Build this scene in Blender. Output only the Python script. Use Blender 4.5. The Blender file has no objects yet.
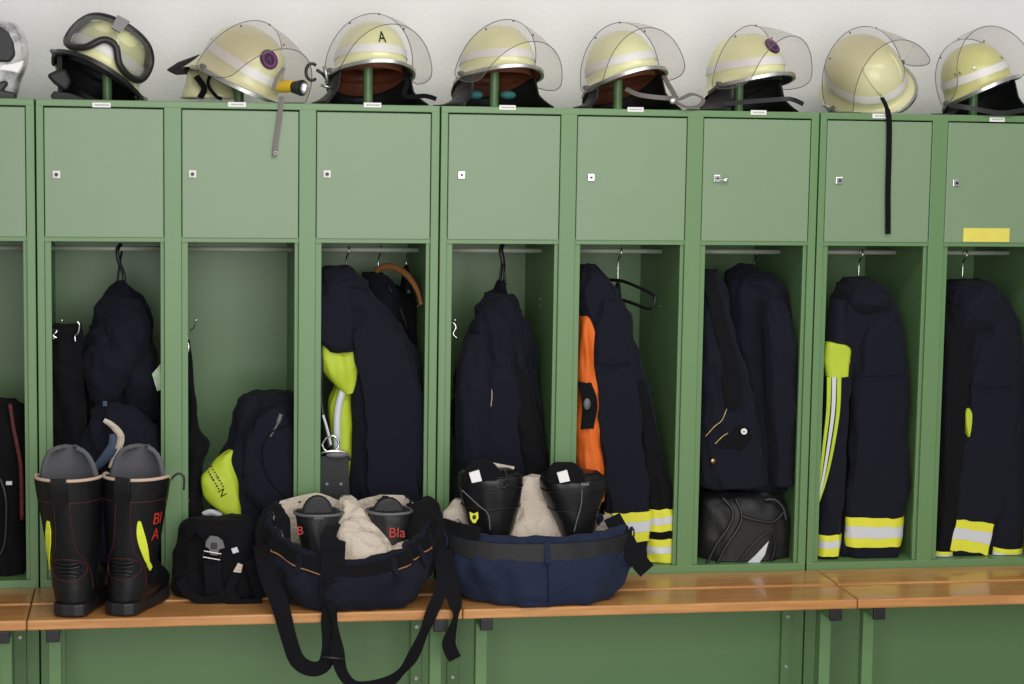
import bpy, bmesh, math, random
from mathutils import Vector, Matrix, noise
random.seed(7)
PI = math.pi
SC = bpy.context.scene
COL = SC.collection

# ------------------------------------------------------------------ camera
CAM = Vector((0.321, -5.164, 1.628))
YAW, PITCH, ROLL, FPX = 0.17165, 0.10745, 0.01587, 2006.8
FW = Vector((math.sin(YAW)*math.cos(PITCH), math.cos(YAW)*math.cos(PITCH), -math.sin(PITCH)))
_r = Vector((math.cos(YAW), -math.sin(YAW), 0)); _u = _r.cross(FW)
RT = _r*math.cos(ROLL) + _u*math.sin(ROLL)
UP = -_r*math.sin(ROLL) + _u*math.cos(ROLL)
cd = bpy.data.cameras.new('camera'); cam = bpy.data.objects.new('camera', cd); COL.objects.link(cam)
cd.sensor_width = 36; cd.lens = 36*FPX/1024; cd.clip_start = .05
cam.matrix_world = Matrix(((RT.x, UP.x, -FW.x, CAM.x), (RT.y, UP.y, -FW.y, CAM.y), (RT.z, UP.z, -FW.z, CAM.z), (0, 0, 0, 1)))
SC.camera = cam
# ------------------------------------------------------------------ light
w = bpy.data.worlds.new('world'); SC.world = w; w.use_nodes = True
w.node_tree.nodes['Background'].inputs[0].default_value = (1, .985, .98, 1)
w.node_tree.nodes['Background'].inputs[1].default_value = .36
def area(name, loc, target, sx, sy, power, col=(1, 1, 1)):
    d = bpy.data.lights.new(name, 'AREA'); d.shape = 'RECTANGLE'; d.size = sx; d.size_y = sy; d.energy = power; d.color = col
    o = bpy.data.objects.new(name, d); COL.objects.link(o); o.location = loc
    o.rotation_euler = (Vector(target)-Vector(loc)).to_track_quat('-Z', 'Y').to_euler()
    return o
area('window_light', (.9, -4.9, 1.65), (0.9, 0, 1.0), 3.4, 2.5, 130, (1, .985, .975))
area('ceiling_lamp', (1.6, -2.0, 3.0), (1.5, -.9, 0), 3.2, .5, 34, (1, .97, .94))
vs = SC.view_settings; vs.view_transform = 'Standard'; vs.look = 'None'; vs.gamma = 1; vs.use_curve_mapping = False; vs.exposure = 0.0

# ------------------------------------------------------------------ helpers
def at(px, py, Y):
    d = FW + RT*((px-512)/FPX) - UP*((py-342)/FPX)
    return CAM + d*((Y-CAM.y)/d.y)
def mpp(Y):                                   # metres per picture pixel at depth Y
    return (Y-CAM.y)/FPX*1.012
def thing(name, label, cat, loc=(0, 0, 0), group=None):
    o = bpy.data.objects.new(name, None); COL.objects.link(o); o.empty_display_size = .05
    o.location = loc; o['label'] = label; o['category'] = cat
    if group: o['group'] = group
    return o
def tag(o, label, cat, group=None):
    o['label'] = label; o['category'] = cat
    if group: o['group'] = group
    return o
class MB:
    def __init__(s): s.v = []; s.f = []
    def add(s, v, f):
        b = len(s.v); s.v += [Vector(p) for p in v]; s.f += [tuple(i+b for i in q) for q in f]; return s
    def box(s, x0, x1, y0, y1, z0, z1):
        return s.add([(x0,y0,z0),(x1,y0,z0),(x1,y1,z0),(x0,y1,z0),(x0,y0,z1),(x1,y0,z1),(x1,y1,z1),(x0,y1,z1)],
                     [(0,3,2,1),(4,5,6,7),(0,1,5,4),(1,2,6,5),(2,3,7,6),(3,0,4,7)])
    def tube(s, pts, r, n=8, closed=False):
        pts = [Vector(p) for p in pts]; m = len(pts); rings = []; prev = None
        for i, p in enumerate(pts):
            a = pts[(i-1) % m] if (i or closed) else p; b = pts[(i+1) % m] if (i < m-1 or closed) else p
            t = (b-a).normalized()
            if prev is None:
                x = t.cross(Vector((0, 0, 1)));  x = x if x.length > .1 else t.cross(Vector((1, 0, 0)))
            else: x = prev - t*prev.dot(t)
            x.normalize(); prev = x; y = t.cross(x); rr = r[i] if isinstance(r, (list, tuple)) else r
            rings.append([p + x*(rr*math.cos(2*PI*k/n)) + y*(rr*math.sin(2*PI*k/n)) for k in range(n)])
        return s.rings(rings, caps=not closed, loop=closed)
    def rings(s, R, caps=True, loop=False, wrap=True):
        n = len(R[0]); b = len(s.v); m = len(R)
        for q in R: s.v += [Vector(p) for p in q]
        for i in range(m if loop else m-1):
            j = (i+1) % m
            for k in range(n if wrap else n-1):
                l = (k+1) % n; s.f.append((b+i*n+k, b+i*n+l, b+j*n+l, b+j*n+k))
        if caps and not loop and wrap:
            s.f.append(tuple(b+k for k in range(n))[::-1]); s.f.append(tuple(b+(m-1)*n+k for k in range(n)))
        return s
    def cyl(s, p, q, r, n=16): return s.tube([p, q], r, n)
    def ball(s, c, rx, ry, rz, nu=16, nv=10):
        c = Vector(c)
        R = [[c+Vector((rx*math.sin(t)*math.cos(2*PI*k/nu), ry*math.sin(t)*math.sin(2*PI*k/nu), rz*math.cos(t))) for k in range(nu)]
             for t in [PI*(i+.02)/(nv+.04) for i in range(nv+1)]]
        return s.rings(R)
    def poly(s, pts, thick):                   # flat polygon given as points, extruded along vector thick
        n = len(pts); pts = [Vector(p) for p in pts]; th = Vector(thick)
        return s.add(pts+[p+th for p in pts], [tuple(range(n))[::-1], tuple(range(n, 2*n))]+[(i, (i+1) % n, n+(i+1) % n, n+i) for i in range(n)])
    def ribbon(s, pts, widths, thick, across=None, normal=None):
        """strip of cloth: pts centre line, widths, thick; the width direction lies across the path, in the plane of 'normal'"""
        pts = [Vector(p) for p in pts]; m = len(pts); R = []
        for i, p in enumerate(pts):
            t = (pts[min(i+1, m-1)]-pts[max(i-1, 0)]).normalized()
            nn = normal[i] if isinstance(normal, list) else (normal or Vector((0, -1, 0)))
            nn = Vector(nn); a = across[i] if across else t.cross(nn); a = Vector(a).normalized(); nn = a.cross(t).normalized()
            h = (widths[i] if isinstance(widths, (list, tuple)) else widths)/2
            R.append([p-a*h-nn*thick/2, p+a*h-nn*thick/2, p+a*h+nn*thick/2, p-a*h+nn*thick/2])
        return s.rings(R)
    def obj(s, name, mat, parent=None, smooth=False, bevel=0, local=False, sub=0, solid=0, angle=None):
        me = bpy.data.meshes.new(name); me.from_pydata([tuple(p) for p in s.v], [], s.f); me.update()
        bm = bmesh.new(); bm.from_mesh(me); bmesh.ops.recalc_face_normals(bm, faces=bm.faces); bm.to_mesh(me); bm.free()
        me.materials.append(mat)
        o = bpy.data.objects.new(name, me); COL.objects.link(o)
        if parent:
            o.parent = parent
            if parent.type == 'EMPTY' and not local: o.matrix_parent_inverse = Matrix.Translation(-Vector(parent.location))
        if smooth:
            me.polygons.foreach_set('use_smooth', [True]*len(me.polygons))
            if angle: me.set_sharp_from_angle(angle=angle)
        if solid: m = o.modifiers.new('s', 'SOLIDIFY'); m.thickness = solid; m.offset = 0
        if bevel: m = o.modifiers.new('b', 'BEVEL'); m.width = bevel; m.segments = 2; m.limit_method = 'ANGLE'
        if sub: m = o.modifiers.new('u', 'SUBSURF'); m.levels = m.render_levels = sub
        return o
def catmull(P, n):
    """smooth curve through tuples P, n samples"""
    P = [tuple(p) for p in P]; m = len(P)-1; out = []
    for i in range(n):
        t = m*i/(n-1); k = min(int(t), m-1); u = t-k
        p0, p1, p2, p3 = P[max(k-1, 0)], P[k], P[k+1], P[min(k+2, m)]
        out.append(tuple(.5*(2*b+(c-a)*u+(2*a-5*b+4*c-d)*u*u+(3*b-a-3*c+d)*u**3) for a, b, c, d in zip(p0, p1, p2, p3)))
    return out
def vcat(P, n): return [Vector(q) for q in catmull(P, n)]
def pxpath(P, n):                             # (px, py, Y) control points -> smooth world path
    return [at(*q) for q in catmull(P, n)]
def sgnpow(a, e): return math.copysign(abs(a)**e, a)
class Cloth:
    """a garment piece: horizontal rings from stations (py, xl, xr, Yc, half depth[, slope]) with folds"""
    def __init__(s, st, amp=.006, seed=0, ex=2.4, fu=1.6, fv=2.2, crease=.5):
        s.st = [tuple(q)+((0,) if len(q) == 5 else ()) for q in st]; s.amp = amp*2.2; s.seed = seed; s.ex = ex; s.fu = fu; s.fv = fv; s.crease = crease
    def ring(s, q, off, n, t):
        py, xl, xr, Y, hd, sl = q; m = mpp(Y); hw = max((xr-xl)/2*m, .002); hd = max(hd, .002)
        c = at((xl+xr)/2, py, Y); R = []
        for k in range(n):
            a = 2*PI*k/n; cx = sgnpow(math.cos(a), 2/s.ex); sy = sgnpow(math.sin(a), 2/s.ex)
            x = hw*cx; y = hd*sy
            am = s.amp*min(1, .25+hw/.07); p = Vector(((c.x+x)*10*s.fu+s.seed*3.1+c.z*2.5, (c.y+y)*10*s.fu, c.z*1.3*s.fv+s.seed))
            d = noise.noise(p)*1.0 + (s.crease*(1-2*abs(noise.noise(p*1.9+Vector((5, 2, 9))))) if s.crease else 0) + .35*noise.noise(p*3.3) + .25*(1-3*abs(noise.noise(Vector((p.x*.6+c.z*9, p.y*.6, c.z*8+7)))))
            f = 1 + am*d/max(min(hw, hd*1.5), .012)
            R.append(Vector((c.x+x*f+off*cx, c.y+y*f+off*sy, c.z - sl*x + s.amp*.4*d)))
        return R
    def mb(s, rows=44, n=44, t0=0, t1=1, off=0, mb=None, caps=True):
        mb = mb or MB(); Q = catmull(s.st, 400); R = []
        for i in range(rows):
            t = t0+(t1-t0)*i/(rows-1); q = Q[min(399, int(round(t*399)))]
            R.append(s.ring(q, off, n, t))
        if caps:                               # rounded closed ends
            for e, k in ((0, 0), (-1, len(R))):
                c = sum(R[e], Vector())/n
                ex = [c.lerp(p, .6) for p in R[e]]; ex2 = [c.lerp(p, .15) for p in R[e]]
                if k == 0: R = [ex2, ex]+R
                else: R = R+[ex, ex2]
        return mb.rings(R, caps=caps)
    def tat(s, py):
        Q = catmull(s.st, 400); return min(range(400), key=lambda i: abs(Q[i][0]-py))/399
    def band(s, py0, py1, off=.0025, n=44, rows=6): return s.mb(rows, n, s.tat(py0), s.tat(py1), off, caps=False)

# ------------------------------------------------------------------ materials
def mat(name, col, rough=.5, metal=0, bump=None, var=None, spec=.5, sheen=0, coat=0, alpha=None):
    """bump=(scale, strength, distance); var=(scale, second colour, amount) blotches of the paint itself"""
    m = bpy.data.materials.new(name); m.use_nodes = True; N = m.node_tree; b = N.nodes['Principled BSDF']
    b.inputs['Base Color'].default_value = (*col, 1); b.inputs['Roughness'].default_value = rough; b.inputs['Metallic'].default_value = metal
    b.inputs['Specular IOR Level'].default_value = spec; b.inputs['Sheen Weight'].default_value = sheen; b.inputs['Coat Weight'].default_value = coat
    tc = N.nodes.new('ShaderNodeTexCoord')
    if bump:
        t = N.nodes.new('ShaderNodeTexNoise'); t.inputs['Scale'].default_value = bump[0]; t.inputs['Detail'].default_value = 4
        q = N.nodes.new('ShaderNodeBump'); q.inputs['Strength'].default_value = bump[1]; q.inputs['Distance'].default_value = bump[2]
        N.links.new(tc.outputs['Object'], t.inputs['Vector']); N.links.new(t.outputs['Fac'], q.inputs['Height']); N.links.new(q.outputs['Normal'], b.inputs['Normal'])
    if var:
        t = N.nodes.new('ShaderNodeTexNoise'); t.inputs['Scale'].default_value = var[0]; t.inputs['Detail'].default_value = 5; t.inputs['Roughness'].default_value = .6
        r = N.nodes.new('ShaderNodeValToRGB'); r.color_ramp.elements[0].position = .5-var[2]*.4; r.color_ramp.elements[1].position = .5+var[2]*.4+.02
        r.color_ramp.elements[0].color = (*col, 1); r.color_ramp.elements[1].color = (*var[1], 1)
        N.links.new(tc.outputs['Object'], t.inputs['Vector']); N.links.new(t.outputs['Fac'], r.inputs['Fac']); N.links.new(r.outputs['Color'], b.inputs['Base Color'])
    return m
M = {}
M['plaster'] = mat('white_plaster', (.855, .85, .845), .9, bump=(90, .45, .004), var=(6, (.83, .82, .815), .9), spec=.2)
M['floor'] = mat('grey_floor', (.33, .32, .30), .5, var=(20, (.28, .27, .26), .8))
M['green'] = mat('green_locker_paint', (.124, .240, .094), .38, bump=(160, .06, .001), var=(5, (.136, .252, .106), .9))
M['door'] = mat('green_paint_door_sheen', (.205, .298, .178), .42, bump=(160, .06, .001), var=(7, (.190, .285, .160), .9))  # locker green made paler and greyer: reflected white surroundings put into the colour
M['rail'] = mat('painted_rail', (.40, .46, .34), .4, var=(30, (.48, .52, .42), .8))
M['piping'] = mat('dark_red_piping', (.15, .016, .012), .7, var=(60, (.03, .008, .008), .5))
M['chrome'] = mat('chrome', (.75, .75, .74), .18, 1)
M['zinc'] = mat('zinc', (.55, .56, .54), .4, 1)
M['alu'] = mat('aluminium_trim', (.72, .72, .71), .33, 1, var=(60, (.55, .55, .54), .6))
M['paper'] = mat('white_sticker', (.82, .81, .79), .6)
M['ink'] = mat('grey_ink', (.30, .29, .30), .7)
M['redink'] = mat('red_ink', (.6, .05, .06), .6)
M['yellowpaper'] = mat('yellow_sticker', (.78, .70, .12), .6, var=(30, (.70, .63, .10), .7))
M['black'] = mat('black_plastic', (.010, .010, .011), .42)
M['rubber'] = mat('black_rubber', (.009, .009, .010), .5, bump=(120, .3, .002))
M['leather'] = mat('black_leather', (.0045, .0045, .0055), .36, bump=(70, .25, .003), var=(8, (.010, .010, .011), .8), spec=.32)
M['skirt'] = mat('dark_neck_leather', (.009, .0085, .009), .55, bump=(60, .3, .003))
M['brown'] = mat('red_brown_leather', (.17, .045, .018), .5, bump=(50, .3, .003), var=(14, (.09, .025, .012), .9))
M['strap'] = mat('worn_grey_strap', (.13, .11, .10), .6, bump=(90, .3, .002), var=(18, (.20, .175, .16), .8))
M['lime'] = mat('pale_lime_shell', (.72, .72, .37), .26, bump=(40, .05, .002), var=(16, (.78, .77, .46), .9), coat=.3)
M['limeold'] = mat('weathered_lime_shell', (.66, .63, .26), .3, bump=(40, .05, .002), var=(12, (.50, .50, .21), .9), coat=.2)
M['limegrey'] = mat('faded_lime_shell', (.64, .63, .33), .32, var=(10, (.70, .66, .42), .9), coat=.2)
M['reflband'] = mat('white_reflective_band', (.80, .77, .74), .4, var=(30, (.70, .68, .66), .7))
M['navy'] = mat('navy_cloth', (.0070, .0082, .0155), .85, bump=(420, .5, .002), spec=.18, sheen=.03)
M['black_cloth'] = mat('black_cloth', (.0052, .0052, .0066), .88, bump=(420, .5, .002), spec=.15, sheen=.02)
M['bluecloth'] = mat('blue_trouser_cloth', (.0085, .0155, .040), .8, bump=(350, .5, .002), spec=.25, sheen=.04, var=(9, (.011, .019, .048), .9))
M['hivis'] = mat('hi_vis_yellow', (.50, .62, .03), .6, bump=(300, .3, .001), var=(25, (.42, .55, .025), .7))
M['hiyellow'] = mat('stripe_yellow', (.78, .78, .045), .6, bump=(300, .3, .001), var=(25, (.68, .70, .04), .7))
M['hibright'] = mat('boot_hi_vis', (.72, .82, .05), .55)
M['silver'] = mat('silver_reflective', (.62, .65, .69), .35, bump=(250, .2, .001))
M['orange'] = mat('orange_lining', (.80, .16, .012), .7, bump=(300, .4, .002), var=(12, (.68, .12, .01), .8))
M['cream'] = mat('cream_lining', (.68, .59, .49), .85, bump=(32, .9, .018), var=(14, (.54, .46, .37), .8))
M['greyfelt'] = mat('grey_felt', (.105, .105, .118), .9, bump=(300, .6, .002))
M['bluefelt'] = mat('blue_grey_lining', (.055, .085, .135), .85, bump=(300, .5, .002))
M['tan'] = mat('tan_edge', (.55, .40, .30), .7)
M['red'] = mat('red_thread', (.085, .010, .013), .6)
M['redlogo'] = mat('red_print', (.48, .03, .02), .5)
M['hangerwood'] = mat('hanger_wood', (.34, .155, .055), .45, var=(30, (.25, .10, .035), .8))
M['teal'] = mat('teal_pad', (.02, .13, .13), .7)
M['purple'] = mat('purple_ring', (.20, .025, .20), .5)
M['darkdisc'] = mat('dark_sticker', (.02, .012, .022), .45)
M['lampyellow'] = mat('yellow_lamp_body', (.78, .50, .03), .4)
M['white'] = mat('white_gloss', (.80, .80, .80), .25, coat=.3)
M['gold'] = mat('brass_zip', (.45, .32, .12), .35, 1)
M['grey_print'] = mat('grey_plastic', (.12, .12, .125), .45)
M['gloss_black'] = mat('gloss_black', (.012, .012, .013), .2)
M['bagfront'] = mat('dark_grey_bag', (.011, .011, .012), .6, bump=(250, .5, .002))
M['greentag'] = mat('green_tag', (.35, .62, .30), .6, var=(60, (.75, .80, .70), .4))
M['marble'] = mat('white_grey_shell', (.80, .80, .80), .25, var=(11, (.16, .16, .17), .16), coat=.4)
def wood():
    m = bpy.data.materials.new('varnished_beech'); m.use_nodes = True; N = m.node_tree; b = N.nodes['Principled BSDF']
    tc = N.nodes.new('ShaderNodeTexCoord'); mp = N.nodes.new('ShaderNodeMapping'); mp.inputs['Scale'].default_value = (2.5, 40, 40)
    t = N.nodes.new('ShaderNodeTexNoise'); t.inputs['Scale'].default_value = 2.2; t.inputs['Detail'].default_value = 7; t.inputs['Distortion'].default_value = .6
    r = N.nodes.new('ShaderNodeValToRGB'); e = r.color_ramp.elements
    e[0].position = .3; e[0].color = (.47, .205, .062, 1); e[1].position = .7; e[1].color = (.66, .33, .115, 1)
    t2 = N.nodes.new('ShaderNodeTexNoise'); t2.inputs['Scale'].default_value = 3.5; t2.inputs['Detail'].default_value = 3
    mx = N.nodes.new('ShaderNodeMixRGB'); mx.blend_type = 'MULTIPLY'; mx.inputs[0].default_value = .5
    L = N.links.new; L(tc.outputs['Object'], mp.inputs['Vector']); L(mp.outputs['Vector'], t.inputs['Vector']); L(tc.outputs['Object'], t2.inputs['Vector'])
    r2 = N.nodes.new('ShaderNodeValToRGB'); r2.color_ramp.elements[0].position = .35; r2.color_ramp.elements[0].color = (.72, .62, .52, 1); r2.color_ramp.elements[1].position = .6
    L(t.outputs['Fac'], r.inputs['Fac']); L(t2.outputs['Fac'], r2.inputs['Fac']); L(r.outputs['Color'], mx.inputs[1]); L(r2.outputs['Color'], mx.inputs[2]); L(mx.outputs['Color'], b.inputs['Base Color'])
    b.inputs['Roughness'].default_value = .32; b.inputs['Coat Weight'].default_value = .25
    return m
M['wood'] = wood()
def visor_mat(name, tint, haze):
    m = bpy.data.materials.new(name); m.use_nodes = True; N = m.node_tree; N.nodes.remove(N.nodes['Principled BSDF'])
    out = N.nodes['Material Output']; tr = N.nodes.new('ShaderNodeBsdfTransparent'); tr.inputs[0].default_value = (*tint, 1)
    gl = N.nodes.new('ShaderNodeBsdfGlossy'); gl.inputs['Roughness'].default_value = .08; df = N.nodes.new('ShaderNodeBsdfDiffuse'); df.inputs[0].default_value = (.55, .52, .48, 1)
    lw = N.nodes.new('ShaderNodeLayerWeight'); pw = N.nodes.new('ShaderNodeMath'); pw.operation = 'POWER'; pw.inputs[1].default_value = 4; fr = N.nodes.new('ShaderNodeMath'); fr.operation = 'MULTIPLY_ADD'; fr.inputs[1].default_value = .5; fr.inputs[2].default_value = .035; N.links.new(lw.outputs['Facing'], pw.inputs[0]); N.links.new(pw.outputs[0], fr.inputs[0])
    a = N.nodes.new('ShaderNodeMixShader'); a.inputs[0].default_value = haze; b = N.nodes.new('ShaderNodeMixShader')
    L = N.links.new; L(tr.outputs[0], a.inputs[1]); L(df.outputs[0], a.inputs[2]); L(fr.outputs[0], b.inputs[0]); L(a.outputs[0], b.inputs[1]); L(gl.outputs[0], b.inputs[2]); L(b.outputs[0], out.inputs[0])
    return m
M['visor'] = visor_mat('clear_grey_visor', (.93, .905, .90), .05)
M['visorold'] = visor_mat('scratched_visor', (.91, .88, .86), .11)
M['lens'] = visor_mat('goggle_lens', (.80, .82, .80), .10)
# ------------------------------------------------------------------ setting
P, E, W_, D = .34, .02025, .2968, .50
BZ1, BZ2 = at(787, 616, 0).z, at(785, 666, 0).z
RODZ = at(120, 248.5, .25).z
TOP, DT, DB, OB, RB, BT, BB, BD = 1.6755, 1.6561, 1.3346, .4543, .4294, .432, .4069, .336
def structure(o): o['kind'] = 'structure'; return o
structure(MB().box(-3.2, 4.6, D+.02, D+.14, 0, 3.2).obj('wall_back', M['plaster']))
structure(MB().box(-3.2, 4.6, -6.5, D+.14, -.1, 0).obj('floor', M['floor']))

# ------------------------------------------------------------------ lockers
STICK = {(0, 0): (101.5, 105), (0, 1): (237, 104.5), (0, 2): (372.5, 105), (1, 0): (507.5, 107.5), (1, 1): (635.5, 109.5), (1, 2): (758.5, 112.5), (2, 0): (880, 116), (2, 1): (997, 119.5)}
LOCKP = {(0, 0): (56.5, 174.5), (0, 1): (192.5, 174), (0, 2): (327, 174), (1, 0): (461.5, 175), (1, 1): (591, 177.5), (1, 2): (717, 178.5), (2, 0): (839, 180.5), (2, 1): (956, 183)}
BANKLBL = {-1: 'green steel locker unit cut off by the left picture edge, beside the boots', 0: 'green steel locker unit behind the tall boots, three compartments, helmet marked A on top',
           1: 'green steel locker unit holding the jacket with orange lining', 2: 'green steel locker unit with a yellow sticker on one door'}
BANKLBL[-1] = 'green steel locker unit with the white and grey helmet on top'
def bank(k):
    x0 = k*3*P; t = thing('locker_unit', BANKLBL[k], 'locker', (x0+1.5*P, .2, 0), 'green locker units along the wall')
    g = M['green']; G = .002
    xs = [(x0+G, x0+E), (x0+E+W_, x0+P+E), (x0+P+E+W_, x0+2*P+E), (x0+2*P+E+W_, x0+3*P-G)]
    for i, (a, b) in enumerate(xs):
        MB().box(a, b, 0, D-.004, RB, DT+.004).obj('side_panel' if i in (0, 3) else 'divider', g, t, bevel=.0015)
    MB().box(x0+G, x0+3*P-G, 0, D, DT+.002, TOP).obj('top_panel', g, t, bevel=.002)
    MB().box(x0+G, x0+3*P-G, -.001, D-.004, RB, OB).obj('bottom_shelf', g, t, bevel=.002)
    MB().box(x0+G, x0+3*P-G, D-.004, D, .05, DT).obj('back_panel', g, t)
    # base below the bench
    MB().box(x0+.03, x0+3*P-.03, .012, .03, .05, RB).obj('base_panel', g, t, bevel=.001)
    MB().box(x0+G, x0+3*P-G, .03, D-.01, .05, .07).obj('base_floor', g, t)
    for a in (x0+G, x0+3*P-.034):
        p = MB().box(a, a+.032, -.003, .05, 0, RB-.001).obj('base_post', g, t, bevel=.002)
        fl = MB().box(a+(.032 if a < x0+P else -.030), a+(.062 if a < x0+P else 0), -.006, .012, 0, RB-.002).obj('post_flange', g, p, bevel=.0015)
        for z in (BZ1, BZ2):
            c = a+(.047 if a < x0+P else -.015)
            MB().cyl((c, -.011, z), (c, -.004, z), .0055, 10).obj('bolt', M['zinc'], p, bevel=.001)
    for i in range(3):
        a, b = x0+i*P+E, x0+i*P+E+W_
        MB().box(a, b, .004, D-.004, DB-.014, DB).obj('shelf', g, t)
        MB().box(a, a+.016, .010, .022, OB, DB-.012).obj('opening_flange', g, t, bevel=.001)
        MB().box(b-.010, b, .010, .022, OB, DB-.012).obj('opening_flange', g, t, bevel=.001)
        MB().tube([(a, .25, RODZ), (b, .25, RODZ)], .0068, 10).obj('coat_rail', M['rail'], t, smooth=True)
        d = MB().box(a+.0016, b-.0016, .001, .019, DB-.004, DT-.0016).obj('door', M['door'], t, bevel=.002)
        key = (k, i)
        lx, lz = a+.031, 1.493
        if key in LOCKP: q = at(*LOCKP[key], 0); lx, lz = q.x, q.z
        lk = MB().box(lx-.0095, lx+.0095, -.004, .0005, lz-.0095, lz+.0095).obj('lock_plate', M['paper'] if k < 1 else M['chrome'], d, bevel=.0015)
        if k >= 0:
            pl = MB().cyl((lx, -.010, lz), (lx, -.002, lz), .0045 if k < 1 else .0036, 16).obj('lock_cylinder', M['black'], d, smooth=True, angle=.6)
            if key == (1, 2): MB().box(lx-.012, lx+.016, -.013, -.0105, lz-.004, lz-.001).ball((lx+.022, -.012, lz-.004), .007, .002, .006).obj('key', M['chrome'], d, smooth=True, angle=.6)
        if key in STICK:
            q = at(*STICK[key], 0); hw = .0215 if key[0] else .0225
            s = MB().box(q.x-hw, q.x+hw, -.0012, .0002, q.z-.006, q.z+.006).obj('name_sticker', M['paper'], t)
            x = q.x-hw*.7; ml = MB(); rnd = random.Random(k*7+i)
            while x < q.x+hw*.7:
                l = rnd.uniform(.002, .0045); ml.box(x, x+l, -.0016, -.0011, q.z-.0016, q.z+.0018); x += l+.0015
            o = ml.obj('lettering', M['ink'], s)
        MB().cyl((a+W_*.51, .2, TOP-.001), (a+W_*.51, .2, TOP+.135), .0125, 16).obj('helmet_post', g, t, smooth=True, angle=.6)
        # chrome coat hooks on the side wall
        if k >= 0:
            hz = at(197, 326, .10).z
            for h in ([(a, .10, hz-.014), (a+.022, .10, hz-.012), (a+.034, .095, hz), (a+.037, .09, hz+.016)], [(a, .10, hz-.03), (a+.012, .095, hz-.040), (a+.017, .09, hz-.036), (a+.016, .088, hz-.030)]):
                MB().tube(vcat(h, 12), .0024, 8).ball((h[-1]), .004, .004, .004, 10, 6).obj('coat_hook', M['chrome'], t, smooth=True)
        for zz in (1.155, 1.135):
            MB().cyl((b-.0015, .25, zz), (b+.001, .25, zz), .004, 10).obj('rivet', M['zinc'], t)
    if k == 2:
        q0, q1 = at(963.5, 228, 0), at(1009, 242, 0)
        MB().box(q0.x, q1.x, -.0012, .0012, q1.z, q0.z).obj('yellow_sticker', M['yellowpaper'], t)
    return t
for k in (-1, 0, 1, 2): bank(k)

# ------------------------------------------------------------------ benches
cuts = [-1.045, -.010, 1.045, 2.0706, 3.10]
BLBL = ['varnished wooden bench along the locker with the white and grey helmet', 'varnished wooden bench carrying the pair of tall boots and the black trousers', 'varnished wooden bench under the blue trousers', 'empty varnished wooden bench in front of the yellow-stickered locker']
for i in range(4):
    a, b = cuts[i]+.001, cuts[i+1]-.001
    t = thing('bench', BLBL[i], 'bench', ((a+b)/2, -.17, 0), 'wooden benches in front of the lockers')
    MB().box(a, b, -BD, -.182, BB, BT).obj('seat_plank', M['wood'], t, bevel=.004)
    MB().box(a, b, -.173, -.004, BB+.0015, BT+.003).obj('seat_plank', M['wood'], t, bevel=.004)
    for c in (a+.06, b-.055):
        l = MB().box(c-.015, c+.015, -.255, -.225, 0, BB-.028).box(c-.015, c+.015, -BD+.012, -.016, BB-.029, BB-.001).obj('leg_frame', M['green'], t, bevel=.002)
        MB().box(c-.016, c+.016, -BD+.002, -BD+.014, BB-.031, BB-.0005).obj('end_cap', M['black'], l, bevel=.002)
# ------------------------------------------------------------------ helmets
def text_mesh(s, size, thick):
    cu = bpy.data.curves.new('t', 'FONT'); cu.body = s; cu.size = size; cu.extrude = thick; cu.align_x = 'CENTER'; cu.align_y = 'CENTER'
    o = bpy.data.objects.new('t', cu); COL.objects.link(o); dg = bpy.context.evaluated_depsgraph_get()
    me = bpy.data.meshes.new_from_object(o.evaluated_get(dg)); v = [p.co.copy() for p in me.vertices]; f = [tuple(q.vertices) for q in me.polygons]
    bpy.data.objects.remove(o); bpy.data.curves.remove(cu); bpy.data.meshes.remove(me)
    return v, f
RX, RY, RH = .093, .118, .118
def shell_pt(phi, t, off=0, k=1.0):
    """phi 0 = brow, t 0 crown .. 1 rim plane .. 1.3 lower edge"""
    s, c = math.sin(phi), math.cos(phi); back = max(0, -c)
    if t <= 1:
        a = t*PI/2; r = math.sin(a)**.80; z = RH*max(0, math.cos(a))**.95
    else:
        u = (t-1)/.3; r = 1+(.20+.06*back)*u**1.4; z = -u*(.012+.012*s*s+.060*back**1.1)
    rr = r*k
    n = Vector((s/RX, -c/RY, 0)).normalized()
    return Vector((RX*s*rr, -RY*c*rr, z*k))+Vector((n.x, n.y, .6*(1-min(t, 1)))).normalized()*off
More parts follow.
